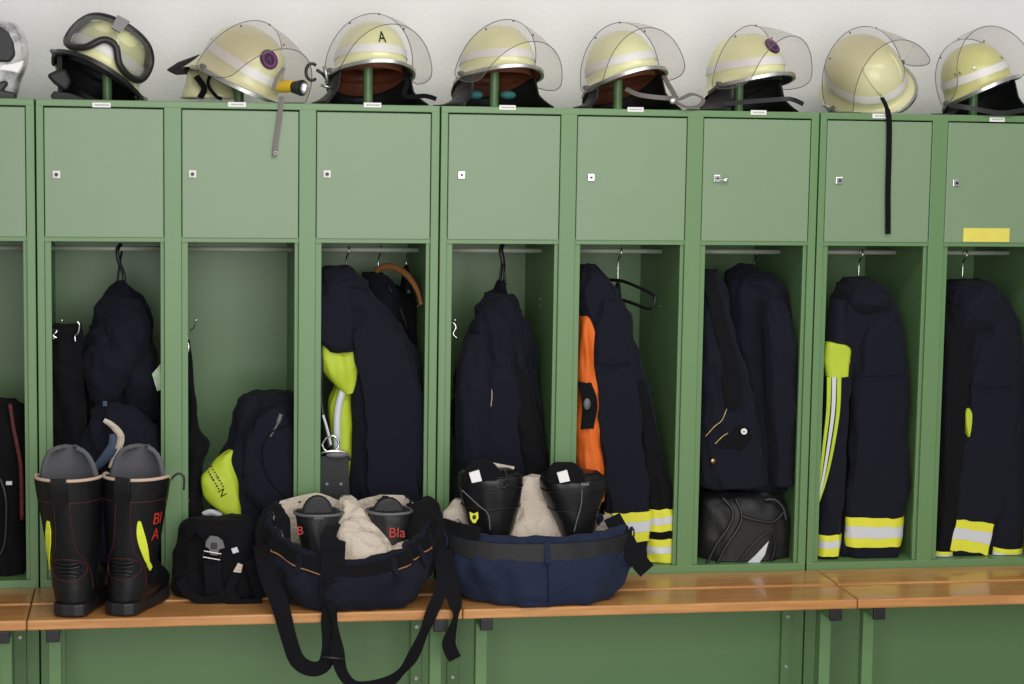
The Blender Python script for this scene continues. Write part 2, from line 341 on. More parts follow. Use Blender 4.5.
def helmet(label, px, py, Yc, yaw, pitch, roll, shell='lime', visor=70, liner='brown', vm='visor', skirt=True, ridge=False, scale=1.0, rim='alu', band=True):
    c = at(px, py, Yc)
    T = Matrix.Translation(c) @ Matrix.Rotation(math.radians(-roll), 4, 'Y') @ Matrix.Rotation(math.radians(yaw), 4, 'Z') @ Matrix.Rotation(math.radians(-pitch), 4, 'X') @ Matrix.Scale(scale, 4)
    t = thing('fire_helmet', label, 'helmet', (c.x, c.y, TOP+.001), 'fire helmets on top of the lockers'); N = 56
    zmin = TOP+.003
    def X(p, cl=True):
        q = T @ Vector(p)
        if cl and q.z < zmin: q.z = zmin
        return q
    ang = [2*PI*i/N for i in range(N)]
    ts = [.03, .1, .2, .3, .4, .5, .6, .7, .78, .85, .91, .96, 1, 1.06, 1.12, 1.2, 1.3]
    sh = MB().rings([[X(shell_pt(a, q)) for a in ang] for q in ts], caps=False); sh.f.append(tuple(range(N))[::-1])
    sh.obj('shell', M[shell], t, smooth=True)
    MB().rings([[X(shell_pt(a, q, .0016)) for a in ang] for q in (.80, .84, .88, .92)], caps=False).obj('reflective_band', M['reflband'], t, smooth=True) if band else 0
    fr = [math.radians(-108+216*i/50) for i in range(51)]
    MB().rings([[X(shell_pt(a, 1.3, o)+Vector((0, 0, z))) for a in fr] for o, z in ((-.001, .006), (.004, .004), (.004, -.005), (-.004, -.006), (-.004, .003))], caps=False, loop=True, wrap=False).obj('rim_trim', M[rim], t, smooth=True, angle=.8)
    li = MB().rings([[X(shell_pt(a, q, -.004, .96 if q < 1 else .985)) for a in ang] for q in ts], caps=False); li.f.append(tuple(range(N))); li.obj('liner', M[liner], t, smooth=True)
    if ridge:
        for w0 in (-.028, .028):
            MB().tube([X(shell_pt(a, q, .0005)+Vector((w0*0, 0, 0))) for a, q in [(w0*8+math.copysign(.9*(1-q_), w0), q_) for q_ in (.82, .7, .6, .5, .42, .36)]], .003, 8).obj('crown_ridge', M[shell], t, smooth=True)
    MB().rings([[X(shell_pt(a, 1, -.012)+Vector((0, 0, dz))) for a in ang] for dz in (-.024, .012)], caps=False).obj('head_band', M[liner], t, smooth=True, solid=.002)
    if skirt:                                  # leather neck guard hanging from the rear edge, spread on the locker top
        sk = [i/40 for i in range(41)]; R = []
        for j in range(12):
            v = j/11; row = []
            for u in sk:
                phi = math.radians(72+216*u); b = max(0, -math.cos(phi)); p = shell_pt(phi, 1.22, -.004)
                fl = 1+.7*noise.noise(Vector((u*7, len(label), 1)))
                q = X(p+Vector((math.sin(phi)*.018*v*fl, -math.cos(phi)*.030*v, -(.035+.085*b)*v)), False)
                q.z = q.z+(zmin-q.z)*v**1.3 if q.z > zmin else zmin
                d = Vector((q.x-c.x, q.y-c.y, 0)).normalized(); q += d*(.085*fl*max(0, v-.55)**1.2)
                row.append(q)
            R.append(row)
        MB().rings(R, caps=False, wrap=False).obj('neck_guard', M['skirt'], t, smooth=True, solid=.003)
    for sx in (-1, 1):
        p = shell_pt(sx*PI/2, 1.25, .001)
        MB().cyl(X(p), X(p+Vector((sx*.012, 0, 0))), .0065, 14).cyl(X(p+Vector((sx*.010, 0, 0))), X(p+Vector((sx*.016, 0, 0))), .004, 12).obj('visor_knob', M['grey_print'], t, smooth=True, angle=.6)
    if visor is not None:
        ro = math.radians(visor); vr = MB(); R = []; NP = 57; pl = 96
        for i in range(NP):
            ps = -pl+2*pl*i/(NP-1); q = abs(ps)/pl; wd = (1-max(0, (q-.72)/.28)**2.4) if q > .72 else 1; row = []
            for j in range(13):
                v = j/12; zb = -.020-.098*wd; zt = .012+.016*(1-q**2); z = zt+(zb-zt)*v
                k = 1+.06*math.sin(v*PI*.8)+.05*v
                y = -.150*math.cos(math.radians(ps))*k; x = .1235*math.sin(math.radians(ps))*(1+.05*v)
                row.append(X(Vector((x, y*math.cos(ro)+z*math.sin(ro), -y*math.sin(ro)+z*math.cos(ro)-.012))))
            R.append(row)
        vr.rings(R, caps=False, wrap=False)
        vo = vr.obj('visor', M[vm], t, smooth=True)
        edge = [r[0] for r in R]+[R[-1][j] for j in range(1, 13)]+[r[-1] for r in R[::-1]][1:]+[R[0][j] for j in range(11, 0, -1)]
        MB().tube(edge, .0011, 6, closed=True).obj('visor_edge', M['grey_print'], vo, smooth=True)
        for i, j in ((28, 1), (17, 1), (39, 1)):
            q = R[i][j]; MB().ball(q, .003, .003, .003, 8, 6).obj('rivet', M['grey_print'], vo, smooth=True)
    return t, X
def decal(X, phi, tt, build, off=.003):
    """place 2D builder output (x right, y up) on the shell"""
    p = shell_pt(phi, tt, off); px = (shell_pt(phi+.05, tt, off)-shell_pt(phi-.05, tt, off)).normalized(); py = (shell_pt(phi, tt-.04, off)-shell_pt(phi, tt+.04, off)).normalized()
    nn = px.cross(py)
    return [X(p+px*v[0]+py*v[1]+nn*v[2]) for v in build]
def disc(r, z0, z1, n=28):
    return [(r*math.cos(2*PI*k/n), r*math.sin(2*PI*k/n), z) for z in (z0, z1) for k in range(n)], [tuple(range(n))[::-1], tuple(range(n, 2*n))]+[(k, (k+1) % n, n+(k+1) % n, n+k) for k in range(n)]
def annulus(r0, r1, z0, z1, n=28):
    v = [(r*math.cos(2*PI*k/n), r*math.sin(2*PI*k/n), z) for r, z in ((r0, z0), (r1, z0), (r1, z1), (r0, z1)) for k in range(n)]
    return v, [(a*n+k, a*n+(k+1) % n, ((a+1) % 4)*n+(k+1) % n, ((a+1) % 4)*n+k) for a in range(4) for k in range(n)]
def badge(t, X, phi, tt):
    v, f = disc(.024, -.004, .0); b = MB().add(decal(X, phi, tt, v), f).obj('round_badge', M['darkdisc'], t)
    v, f = annulus(.0145, .020, 0, .0008); MB().add(decal(X, phi, tt, v), f).obj('badge_ring', M['purple'], b)
    v, f = text_mesh('A', .022, .0004); MB().add(decal(X, phi, tt, [(p.x, p.y, p.z+.0006) for p in v]), f).obj('badge_letter', M['purple'], b)
def strap(t, pts, wd, n=24, m='strap', name='chin_strap', th=.003, normal=None):
    return MB().ribbon(pxpath(pts, n), wd, th, normal=normal).obj(name, M[m], t, smooth=True, angle=.7, bevel=0)

HB = {}
# H3: letter A
t, X = helmet('pale lime fire helmet with a black letter A on its brow', 370.5, 67, .2, 15, 11, -4, visor=62)
v, f = text_mesh('A', .050, .0006); MB().add(decal(X, -.12, .70, [(p.x*.62, p.y, p.z) for p in v], .0022), f).obj('letter', M['black'], t)
# lamp holder clamp at the side
q = at(312, 72, .14)
MB().tube([q+Vector((.016*math.cos(a), 0, .022*math.sin(a))) for a in [math.radians(50+26*i) for i in range(11)]], .0042, 8).tube([at(317, 70, .14), at(323, 74, .15), at(327, 80, .16)], .0045, 8).obj('lamp_clamp', M['black'], t, smooth=True)
MB().tube([at(324, 66, .15), at(326, 74, .15), at(328, 84, .15)], .005, 8).tube([at(321, 85, .15), at(332, 88, .15)], .004, 8).obj('clamp_screw', M['zinc'], t, smooth=True)
strap(t, [(405, 72, .16), (407, 84, .13), (405, 96, .10), (425, 96, .08), (436, 99, .06)], .012, m='black_cloth')
# H4
t, X = helmet('pale lime fire helmet with teal pads inside, beside the letter A helmet', 497, 70, .2, 24, 10, -4, visor=52)
for sx in (463+12, 508): MB().ball(at(sx, 95, .17), .022, .014, .012).obj('teal_pad', M['teal'], t, smooth=True)
# H5
t, X = helmet('pale lime fire helmet trailing a looped grey strap with steel buckle', 622, 75, .2, 16, 9, 9, visor=66)
strap(t, [(626, 89, .10), (640, 95, .06), (665, 98, .03), (678, 98, .01)], .012)
strap(t, [(664, 76, .12), (668, 84, .08), (673, 92, .04), (676, 99, .0)], .013)
strap(t, [(671, 98, .0), (680, 99, -.01), (692, 94, .0), (703, 99, .02), (699, 106, .0), (686, 107, -.012), (674, 101, -.008)], .011, normal=Vector((0, -.5, .85)))
MB().ball(at(673, 101, -.012), .010, .006, .008).obj('buckle', M['chrome'], t, smooth=True)
# H6
t, X = helmet('pale lime fire helmet with purple badge and visor standing far out, dark liner', 746, 77, .2, 33, 8, 1, liner='skirt', visor=64)
badge(t, X, .0, .62)
strap(t, [(722, 104, .08), (745, 102, .05), (770, 100, .02), (790, 99, .0), (803, 104, .02)], .012, m='skirt')
# H2
t, X = helmet('fire helmet with purple badge and yellow lamp, tipped forward on its brow', 240, 73, .2, 40, -12, -20, shell='limegrey', liner='skirt', visor=80, vm='visorold', skirt=False, scale=1.06)
badge(t, X, -.30, .58)
MB().poly([at(166, 70, .30), at(178, 62, .30), at(200, 54, .28), at(203, 66, .26), at(196, 74, .26), at(176, 75, .28)], (0, .012, 0)).obj('neck_flap', M['skirt'], t, bevel=.004)
c1 = Cloth([(71, 192, 226, .27, .02), (82, 187, 230, .25, .04), (92, 184, 234, .24, .05), (99, 182, 236, .24, .05)], .006, 3); c1.mb(12, 30).obj('side_flap', M['limegrey'], t, smooth=True)
strap(t, [(212, 72, .17), (208, 84, .16), (216, 96, .15), (222, 99, .15)], .009, m='black_cloth')
strap(t, [(196, 76, .18), (204, 88, .18), (200, 98, .18)], .016, m='black_cloth')
MB().tube([at(279, 87, .08), at(286, 86.5, .06), at(293, 86, .04)], [.014, .016, .015], 16).obj('lamp_body', M['lampyellow'], t, smooth=True, angle=.7)
lp = MB().tube([at(292, 87, .05), at(302, 88, .02)], [.014, .021], 18).obj('lamp_head', M['black'], t, smooth=True, angle=.7)
MB().ball(at(304, 88.5, .012), .011, .006, .015).obj('lamp_glass', M['chrome'], lp, smooth=True)
strap(t, [(284, 68, .07), (277, 78, .06), (273, 90, .05)], .010, m='strap', name='visor_strap')
strap(t, [(281, 97, .0), (281, 104, -.006), (279, 122, -.006), (276, 142, -.006), (274.5, 157, -.006)], [.011]*8+[.013]*16)
q = at(275.5, 153, -.009); MB().tube([q+Vector((.0045*math.cos(a), 0, .0045*math.sin(a))) for a in [2*PI*i/12 for i in range(12)]], .0014, 6, closed=True).obj('eyelet', M['zinc'], t, smooth=True)
# H7
t, X = helmet('pale lime fire helmet tipped forward over a long black strap', 866, 80, .19, 8, -38, 32, shell='limegrey', liner='skirt', visor=100, vm='visorold', skirt=False, ridge=True, scale=1.08)
MB().poly([at(856, 104, .12), at(868, 95, .12), at(884, 86, .14), at(897, 72, .16), at(901, 78, .16), at(890, 96, .12), at(884, 104, .1)], (0, .02, 0)).obj('neck_guard', M['skirt'], t, bevel=.004)
strap(t, [(882, 98, .02), (886, 106, -.006), (889, 120, -.008), (889, 150, -.008), (888, 190, -.008), (888, 215, -.008), (888, 234, -.008)], [.010+.004*(i > 6) for i in range(30)], n=30, m='black_cloth', th=.005)
# H8
t, X = helmet('weathered lime fire helmet tilted up on one side, studs along its band', 977, 84, .19, 9, 5, 20, shell='limeold', liner='skirt', visor=90, scale=.96)
for a in (-1.15, -1.0, -.55, .55): v, f = disc(.004, -.002, .003, 12); MB().add(decal(X, a, .74, v), f).obj('stud', M['alu'], t, smooth=True, angle=.6)
strap(t, [(950, 105, .03), (970, 108, -.005), (1000, 113, -.012), (1024, 110, -.005)], .013, m='skirt')
# H1 with goggles
t, X = helmet('lime jet fire helmet wearing black goggles, beside the white and grey helmet', 103, 68, .2, -4, 6, -27, shell='lime', liner='skirt', visor=None, scale=1.12, skirt=False, rim='black')
R = []
for j in range(9):
    v = j/8; row = []
    for i in range(41):
        a = math.radians(66+228*i/40); q = X(shell_pt(a, 1.24, -.004), False); z = TOP+.003; q.z = q.z+(z-q.z)*v if q.z > z else z; row.append(q)
    R.append(row)
MB().rings(R, caps=False, wrap=False).obj('cheek_guard', M['skirt'], t, smooth=True, solid=.006)
MB().poly([at(46, 75, .13), at(56, 70, .13), at(66, 68, .13), at(72, 82, .13), at(66, 92, .13), at(54, 84, .13)], (0, .05, 0)).obj('ear_flap', M['skirt'], t, bevel=.008)
MB().poly([at(50, 96, .11), at(54, 91, .11), at(70, 93, .11), at(84, 98, .11), at(84, 100.5, .11), at(54, 100.5, .11)], (0, .08, 0)).obj('ear_flap', M['skirt'], t, bevel=.006)
gp = lambda a, tt, o=.012: X(shell_pt(a, tt, o))
out = [(-1.3, .70), (-1.1, .54), (-.65, .44), (0, .40), (.65, .44), (1.1, .54), (1.3, .70), (1.15, .93), (.78, 1.0), (.40, .95), (.14, .78), (-.14, .78), (-.40, .95), (-.78, 1.0), (-1.15, .93)]
loop = catmull(out+[out[0]], 80)[:-1]
gl = MB().tube([gp(*q, .012) for q in loop], .0095, 10, closed=True).obj('goggle_frame', M['black'], t, smooth=True)
inner = [gp(q[0]*.93, .70+(q[1]-.70)*.9, .018) for q in loop]; cc = [gp(q[0]*.4, .62+(q[1]-.62)*.35-.04, .022) for q in loop]
MB().rings([inner, cc], caps=False).obj('goggle_lens', M['lens'], gl, smooth=True)
MB().rings([[X(shell_pt(a, q, .006)) for q in (.50, .78)] for a in [1.15+(2*PI-2.3)*i/30 for i in range(31)]], caps=False, wrap=False).obj('goggle_strap', M['black_cloth'], t, smooth=True, solid=.003)
v, f = [(-.011, -.024, 0), (.011, -.024, 0), (.016, .024, 0), (-.016, .024, 0), (-.011, -.024, .003), (.011, -.024, .003), (.016, .024, .003), (-.016, .024, .003)], [(0,3,2,1),(4,5,6,7),(0,1,5,4),(1,2,6,5),(2,3,7,6),(3,0,4,7)]
MB().add(decal(X, .0, .50, v, .024), f).obj('goggle_badge', M['chrome'], gl)
# H0 full-face helmet at the edge
t = thing('full_face_helmet', 'white and grey patterned full-face helmet with dark visor', 'helmet', tuple(at(-12, 100, .2)), 'fire helmets on top of the lockers')
c0 = Cloth([(19.5, -20, -2, .2, .03), (23, -36, 13, .2, .08), (32, -45, 21, .2, .11), (48, -50, 25.5, .2, .125), (66, -50, 24, .2, .125), (80, -46, 19, .2, .11), (92, -42, 16, .2, .10), (99.5, -38, 14, .2, .09)], 0, 1, 2.1)
c0.mb(30, 48).obj('shell', M['marble'], t, smooth=True)
MB().poly([at(x, y, .070) for x, y in ((-32, 34), (0, 26), (8, 32), (13, 42), (15, 55), (10, 62), (-32, 62))], (0, .03, 0)).obj('visor', M['rubber'], t, bevel=.006)
MB().poly([at(x, y, .085) for x, y in ((-32, 92), (6, 80), (8, 84), (3, 90), (16, 93), (16, 100), (-32, 100))], (0, .03, 0)).obj('chin_curtain', M['black'], t, bevel=.005)
MB().poly([at(x, y, .088) for x, y in ((10, 63), (24, 60), (23, 66), (18, 74), (12, 72), (-30, 68), (-30, 64))], (0, .02, 0)).obj('chin_bar', M['white'], t, bevel=.004)
# ------------------------------------------------------------------ clothes and gear in the lockers
class In(Cloth):                               # cloth kept inside compartment c
    def __init__(s, c, st, *a, ymin=.0245, **k):
        s.c = c; s.ymin = ymin; super().__init__(st, *a, **k)
    def ring(s, q, off, n, t):
        xa, xb = s.c*P+E+.003-off, s.c*P+E+W_-.003+off
        return [Vector((min(max(p.x, xa), xb), min(max(p.y, s.ymin-off), D-.012+off), max(p.z, OB+.003-off*.5))) for p in super().ring(q, off, n, t)]
def hook_pts(px, py, Y=.25, h=24):
    z0 = RODZ+.0085; x = at(px, py, Y).x
    pts = [Vector((x-.001, Y+.010, RODZ-.002)), Vector((x, Y+.009, z0-.003)), Vector((x, Y, z0+.001)), Vector((x, Y-.010, z0-.004)), Vector((x-.002, Y-.011, z0-.016)), Vector((x-.006, Y-.004, z0-.028)), Vector((x-.007, Y, z0-.040)), Vector((x-.007, Y, z0-.028-h*.0027))]
    return vcat(pts, 28)
def hanger(label, px, Y=.25, drop=24, arms='y', m='black', fall=.07, span=.15):
    x = at(px, 248, Y).x; t = thing('clothes_hanger', label, 'hanger', (x, Y, RODZ), 'coat hangers on the locker rails')
    hp = hook_pts(px, 248, Y, drop); MB().tube(hp, .0021, 8).obj('hook', M['chrome'], t, smooth=True)
    b = hp[-1]; d = Vector((0, 1, 0)) if arms == 'y' else Vector((1, 0, 0))
    MB().tube([b+d*u*span+Vector((0, 0, -fall*abs(u)**1.3)) for u in [-1+i/8 for i in range(17)]], [.006+.004*abs(-1+i/8) for i in range(17)], 10).obj('shoulder_bar', M[m], t, smooth=True)
    return t, b
def jacket(label, c, torso, parts=(), m='navy', group='jackets hanging in the lockers', name='jacket', cat='jacket', seed=1, amp=.008):
    p = at((torso[0][1]+torso[0][2])/2, torso[0][0], torso[0][3])
    t = thing(name, label, cat, p, group)
    b = In(c, torso, amp, seed, ymin=.05 if parts else .0245); b.mb(80, 64).obj('body', M[m], t, smooth=True)
    res = {'body': b}
    for i, (nm, st, mm, am) in enumerate(parts):
        q = In(c, st, am, seed+i+1.7, ymin=.0245+.003*(len(parts)-1-i)); q.mb(60, 52).obj(nm, M[mm], t, smooth=True); res[nm+str(i)] = q
    return t, res
def bands(t, cl, rows, n=44):
    for (a, b, m) in rows: cl.band(a, b, .0022+.0006*(m == 'silver'), n).obj('reflective_stripe', M[m], t, smooth=True)
def seam(t, pts, r=.0011, m='black_cloth', n=20, name='seam'): return MB().tube(pxpath(pts, n), r, 6).obj(name, M[m], t, smooth=True)

# --- compartment before the boots locker (only its edge is seen): dark jacket with red piping
t, R = jacket('dark jacket with red piping low in the locker beside the boots', -1, [(402, -14, 18, .16, .05), (412, -30, 24, .16, .09), (440, -50, 25, .15, .10), (480, -56, 26, .15, .10), (540, -58, 27, .15, .11), (579, -58, 27, .15, .11)], m='black_cloth', seed=4)
seam(t, [(10, 404, .055), (13, 425, .045), (17, 445, .04), (21, 470, .04), (22, 520, .04)], .006, 'piping', name='piping')
MB().box(at(6, 484, .03).x, at(12, 484, .03).x, .030, .036, at(6, 485, .03).z, at(6, 481.5, .03).z).obj('cloth_tag', M['silver'], t)
MB().tube(pxpath([(0, 478, .04), (6, 500, .03), (5, 540, .03), (0, 555, .03)], 20), .004, 8).obj('cord', M['black'], t, smooth=True)

# --- boots locker: hood-shaped jacket, folded trousers on the hook, bag with pale trim
t, R = jacket('dark jacket hung by its loop above the tall boots', 0, [(281, 117, 124, .22, .012), (288, 114, 128, .22, .02), (305, 105, 139, .21, .04), (330, 93, 147, .19, .07), (360, 86, 152, .19, .085), (385, 88, 153, .22, .08), (410, 92, 156, .235, .08), (470, 98, 158, .235, .08), (560, 100, 158, .235, .08)],
  [('hood', [(300, 120, 138, .16, .02), (330, 106, 146, .13, .05), (360, 90, 140, .12, .06), (385, 86, 124, .12, .05), (402, 94, 112, .12, .03)], 'navy', .008), ('sleeve', [(345, 128, 152, .14, .03), (380, 126, 158, .12, .045), (405, 126, 158, .15, .035), (420, 128, 156, .18, .03)], 'navy', .007)], seed=11, amp=.010)
MB().ribbon(pxpath([(121, 244, .25), (117.5, 250, .238), (119, 262, .236), (124, 275, .225), (123, 284, .222)], 16), .010, .004).ribbon(pxpath([(121, 244, .25), (122, 250, .262), (120, 262, .24), (118, 278, .225), (119, 290, .22)], 16), .006, .004).obj('hanging_loop', M['black'], t, smooth=True)
t, R = jacket('black folded trousers on the hook beside the hood-shaped jacket', 0, [(325, 53, 79, .12, .02), (332, 51, 80, .12, .035), (380, 50, 82, .12, .04), (440, 50, 83, .12, .04), (560, 50, 84, .12, .04)], m='black_cloth', seed=16, name='folded_trousers', cat='trousers', group=None)
MB().tube(pxpath([(77, 321, .06), (79.5, 325, .06), (78, 333, .062), (75, 336, .065), (75.5, 342, .062)], 16), .0026, 8).obj('hook_clip', M['chrome'], t, smooth=True)
MB().tube(pxpath([(51, 329, .05), (57, 331, .045), (53, 335, .045), (57, 338, .045)], 16), .003, 8).obj('hook_clip', M['chrome'], t, smooth=True)
t, R = jacket('dark cloth bag with cream and blue trimmed opening behind the tall boots', 0, [(403, 100, 118, .09, .02), (415, 95, 138, .09, .045), (440, 87, 156, .085, .052), (470, 86, 158, .085, .054), (560, 86, 158, .085, .054)], m='navy', seed=21, name='cloth_bag', cat='bag', group=None)
MB().ribbon(pxpath([(104, 420, .022), (113, 426, .018), (121, 437, .016), (117, 452, .016), (110, 468, .018)], 20), [.010+.008*math.sin(PI*i/19) for i in range(20)], .006).obj('cream_trim', M['cream'], t, smooth=True)
MB().ribbon(pxpath([(112, 434, .019), (113, 446, .017), (105, 458, .016), (93, 470, .018)], 18), [.012+.016*math.sin(PI*i/17) for i in range(18)], .008).obj('blue_trim', M['bluefelt'], t, smooth=True)
MB().box(at(103, 404, .03).x, at(107, 404, .03).x, .028, .034, at(103, 406, .03).z, at(103, 401, .03).z).obj('cloth_tag', M['bluefelt'], t)
t = thing('paper_tag', 'small printed green paper tag at the edge of the boots locker', 'tag', at(156, 378, .06))
MB().poly([at(152, 374, .06), at(160.5, 364, .045), at(161, 390, .045), at(157, 391, .06)], (0, .003, 0)).obj('card', M['greentag'], t)

# --- empty-looking locker: black strap on the hook, slumped jacket
t = thing('carrying_strap', 'black carrying strap with clasps hanging from a hook in the emptiest locker', 'strap', at(188, 340, .12))
MB().ribbon(pxpath([(187, 352, .10), (189, 380, .09), (194, 405, .08), (192, 430, .08), (188, 450, .07)], 26), [.010+.006*math.sin(PI*i/25) for i in range(26)], .006).obj('strap_loop', M['black_cloth'], t, smooth=True)
a = In(1, [(340, 185, 190, .11, .012), (380, 185, 194, .11, .02), (430, 185, 196, .11, .03), (446, 185, 207, .11, .04), (470, 185, 200, .11, .04), (520, 185, 202, .11, .05), (578, 185, 204, .11, .05)], .008, 31); a.mb(40, 30).obj('webbing_bundle', M['black_cloth'], t, smooth=True)
MB().tube(pxpath([(186, 341, .09), (188.5, 345, .085), (188, 352, .085), (185.5, 355, .09)], 14), .0032, 8).obj('clasp', M['chrome'], t, smooth=True)
MB().tube(pxpath([(189, 500, .055), (189, 520, .05)], 6), .004, 8).obj('red_tag', M['redlogo'], t, smooth=True)
t, R = jacket('dark jacket slumped on the locker floor with a hi-vis lower panel', 1, [(393, 255, 284, .14, .04), (399, 243, 291, .14, .07), (420, 234, 294, .14, .09), (450, 226, 294, .13, .10), (490, 217, 293, .13, .10), (525, 215, 291, .13, .10), (560, 205, 291, .13, .10), (578, 200, 291, .13, .10)],
  [('sleeve', [(408, 262, 280, .06, .02), (430, 247, 290, .055, .03), (460, 238, 292, .05, .025), (490, 246, 292, .05, .025), (510, 262, 291, .05, .02)], 'navy', .006),
   ('hi_vis_panel', [(450, 229, 234, .07, .015), (462, 217, 236, .06, .02), (480, 208, 238, .05, .022), (492, 207, 239, .05, .022), (505, 214, 240, .05, .022), (522, 230, 242, .05, .02), (532, 205, 240, .06, .02), (545, 203, 238, .06, .02)], 'hivis', .006)], seed=33, group=None)
MB().tube(pxpath([(281, 414, .03), (277, 425, .028), (270, 437, .028)], 14), [.003+.003*(i < 6) for i in range(14)], 8).obj('zip_pull', M['grey_print'], t, smooth=True)
v, f = text_mesh('N', .026, .0004)
q = at(222, 493, .0225); rot = Matrix.Rotation(math.radians(-60), 3, 'Z')
pm = MB().add([Vector((q.x+(rot@p).x, .0225, q.z+(rot@p).y)) for p in v], f); rnd = random.Random(4)
for k in range(9):
    for r in range(2):
        x, y = -.012-.0085*k, -.004+.013*r; l = rnd.uniform(.003, .007)
        pm.add([Vector((q.x+(rot@Vector(p)).x, .0225, q.z+(rot@Vector(p)).y)) for p in ((x, y, 0), (x-l, y, 0), (x-l, y+.0045, 0), (x, y+.0045, 0))], [(0, 1, 2, 3)])
pm.obj('print', M['skirt'], t)
seam(t, [(243, 478, .03), (245, 445, .028), (252, 422, .03), (268, 408, .034), (291, 402, .04)], .0028, 'black_cloth', name='lapel_edge')
seam(t, [(291, 424, .026), (272, 432, .026), (262, 450, .026), (268, 478, .026), (288, 500, .027)], .0022, 'black_cloth', name='lapel_edge')
MB().ribbon(pxpath([(203, 515, .05), (211, 512, .045), (222, 516, .04)], 8), .016, .004).obj('silver_stripe', M['silver'], t, smooth=True)

# --- fourth locker: jacket with hi-vis, second jacket on wooden hanger, belt with carabiner
hanger('wire hook hanger of the jacket with hi-vis yoke beside the wooden hanger', 349, .25, 30, span=.10)
t, R = jacket('navy jacket with hi-vis chest strip next to the wooden hanger', 2, [(268, 328, 347, .18, .04), (276, 322, 354, .16, .07), (290, 318, 366, .14, .09), (312, 317, 388, .135, .085), (340, 330, 406, .135, .085), (360, 347, 414, .135, .085), (420, 350, 421, .135, .085), (500, 348, 421, .135, .085), (578, 348, 421, .135, .085)],
  [('sleeve', [(318, 352, 388, .09, .03), (345, 354, 408, .07, .045), (385, 366, 418, .06, .045), (430, 372, 421, .06, .05), (480, 366, 421, .06, .05), (560, 366, 421, .06, .05)], 'navy', .009),
   ('front_panel', [(284, 318, 352, .09, .03), (310, 317, 352, .06, .035), (335, 318, 350, .05, .03), (352, 330, 352, .06, .02)], 'navy', .006),
   ('hi_vis_yoke', [(338, 322, 340, .085, .02), (352, 323, 354, .075, .025), (370, 325, 354, .07, .028), (386, 336, 353, .075, .025), (394, 344, 352, .08, .02)], 'hivis', .007),
   ('hi_vis_strip', [(384, 336, 350, .12, .03), (404, 328, 350, .11, .035), (430, 330, 350, .11, .035), (458, 333, 350, .11, .035), (478, 335, 349, .12, .03)], 'hivis', .004),
   ('collar', [(266, 326, 346, .16, .05), (274, 322, 354, .15, .07), (284, 320, 362, .14, .08), (292, 322, 364, .15, .07)], 'navy', .006)], seed=41)
MB().ribbon(pxpath([(343, 390, .062), (338, 410, .060), (337, 440, .060), (339, 478, .064)], 20), .017, .003).obj('reflective_stripe', M['silver'], t, smooth=True)
ht = thing('clothes_hanger', 'bent wooden clothes hanger with reddish brown arm', 'hanger', at(392, 270, .27), 'coat hangers on the locker rails')
hp = hook_pts(381, 248, .26, 14); MB().tube(hp, .0021, 8).obj('hook', M['chrome'], ht, smooth=True)
MB().tube(pxpath([(376, 271, .27), (384, 267, .25), (396, 268, .22), (408, 276, .18), (417, 290, .15), (421.5, 305, .12)], 24), [.006+.004*math.sin(PI*min(1, (i+4)/24)) for i in range(24)], 12).obj('arm', M['hangerwood'], ht, smooth=True)
t, R = jacket('dark jacket half hidden behind the hi-vis yoke jacket, under the wooden hanger', 2, [(274, 366, 380, .36, .03), (284, 364, 392, .36, .06), (300, 376, 412, .36, .09), (330, 385, 420, .36, .10), (370, 388, 422, .36, .10), (480, 388, 422, .36, .10), (578, 388, 422, .36, .10)], [('collar', [(274, 366, 380, .30, .03), (285, 364, 390, .29, .05), (305, 372, 400, .28, .05), (322, 384, 406, .28, .04)], 'navy', .006)], m='black_cloth', seed=47)
seam(t, [(388, 285, .24), (396, 300, .235), (404, 318, .23), (407, 330, .23)], .002, 'black')
hanger('bare wire hook hanger on the rail behind the bent wooden hanger', 409, .27, 10, span=.07)
t = thing('utility_belt', 'black belt with steel carabiner and grey buckle hanging under the hi-vis strip', 'belt', at(333, 400, .05))
MB().ribbon(pxpath([(322, 342, .07), (321, 370, .05), (321, 400, .045), (326, 430, .042), (330, 448, .04)], 26), .011, .004).obj('strap', M['black'], t, smooth=True)
MB().ribbon(pxpath([(334, 456, .036), (334, 475, .034), (335, 496, .034), (336, 520, .034)], 16), [.078]*16, .007).obj('leather_end', M['bagfront'], t, bevel=.001)
for x in (327, 341): MB().cyl(at(x, 484, .026), at(x, 484, .0315), .0042, 12).obj('belt_hole', M['grey_print'], t)
MB().tube(pxpath([(318, 460, .035), (322, 453, .03), (334, 451, .026), (346, 453, .03), (350, 460, .035)], 20), .0042, 8).obj('ring', M['chrome'], t, smooth=True)
MB().tube(pxpath([(326, 438, .03), (334, 436, .026), (339, 444, .026), (334, 452, .026), (325, 450, .03), (322, 444, .03)], 24), .0034, 8, closed=True).obj('carabiner', M['chrome'], t, smooth=True)
MB().ball(at(337, 455, .024), .030, .008, .009).obj('buckle', M['grey_print'], t, smooth=True)
MB().tube(pxpath([(323, 415, .035), (327, 428, .03), (331, 445, .03)], 12), .0035, 8).obj('cord', M['silver'], t, smooth=True)

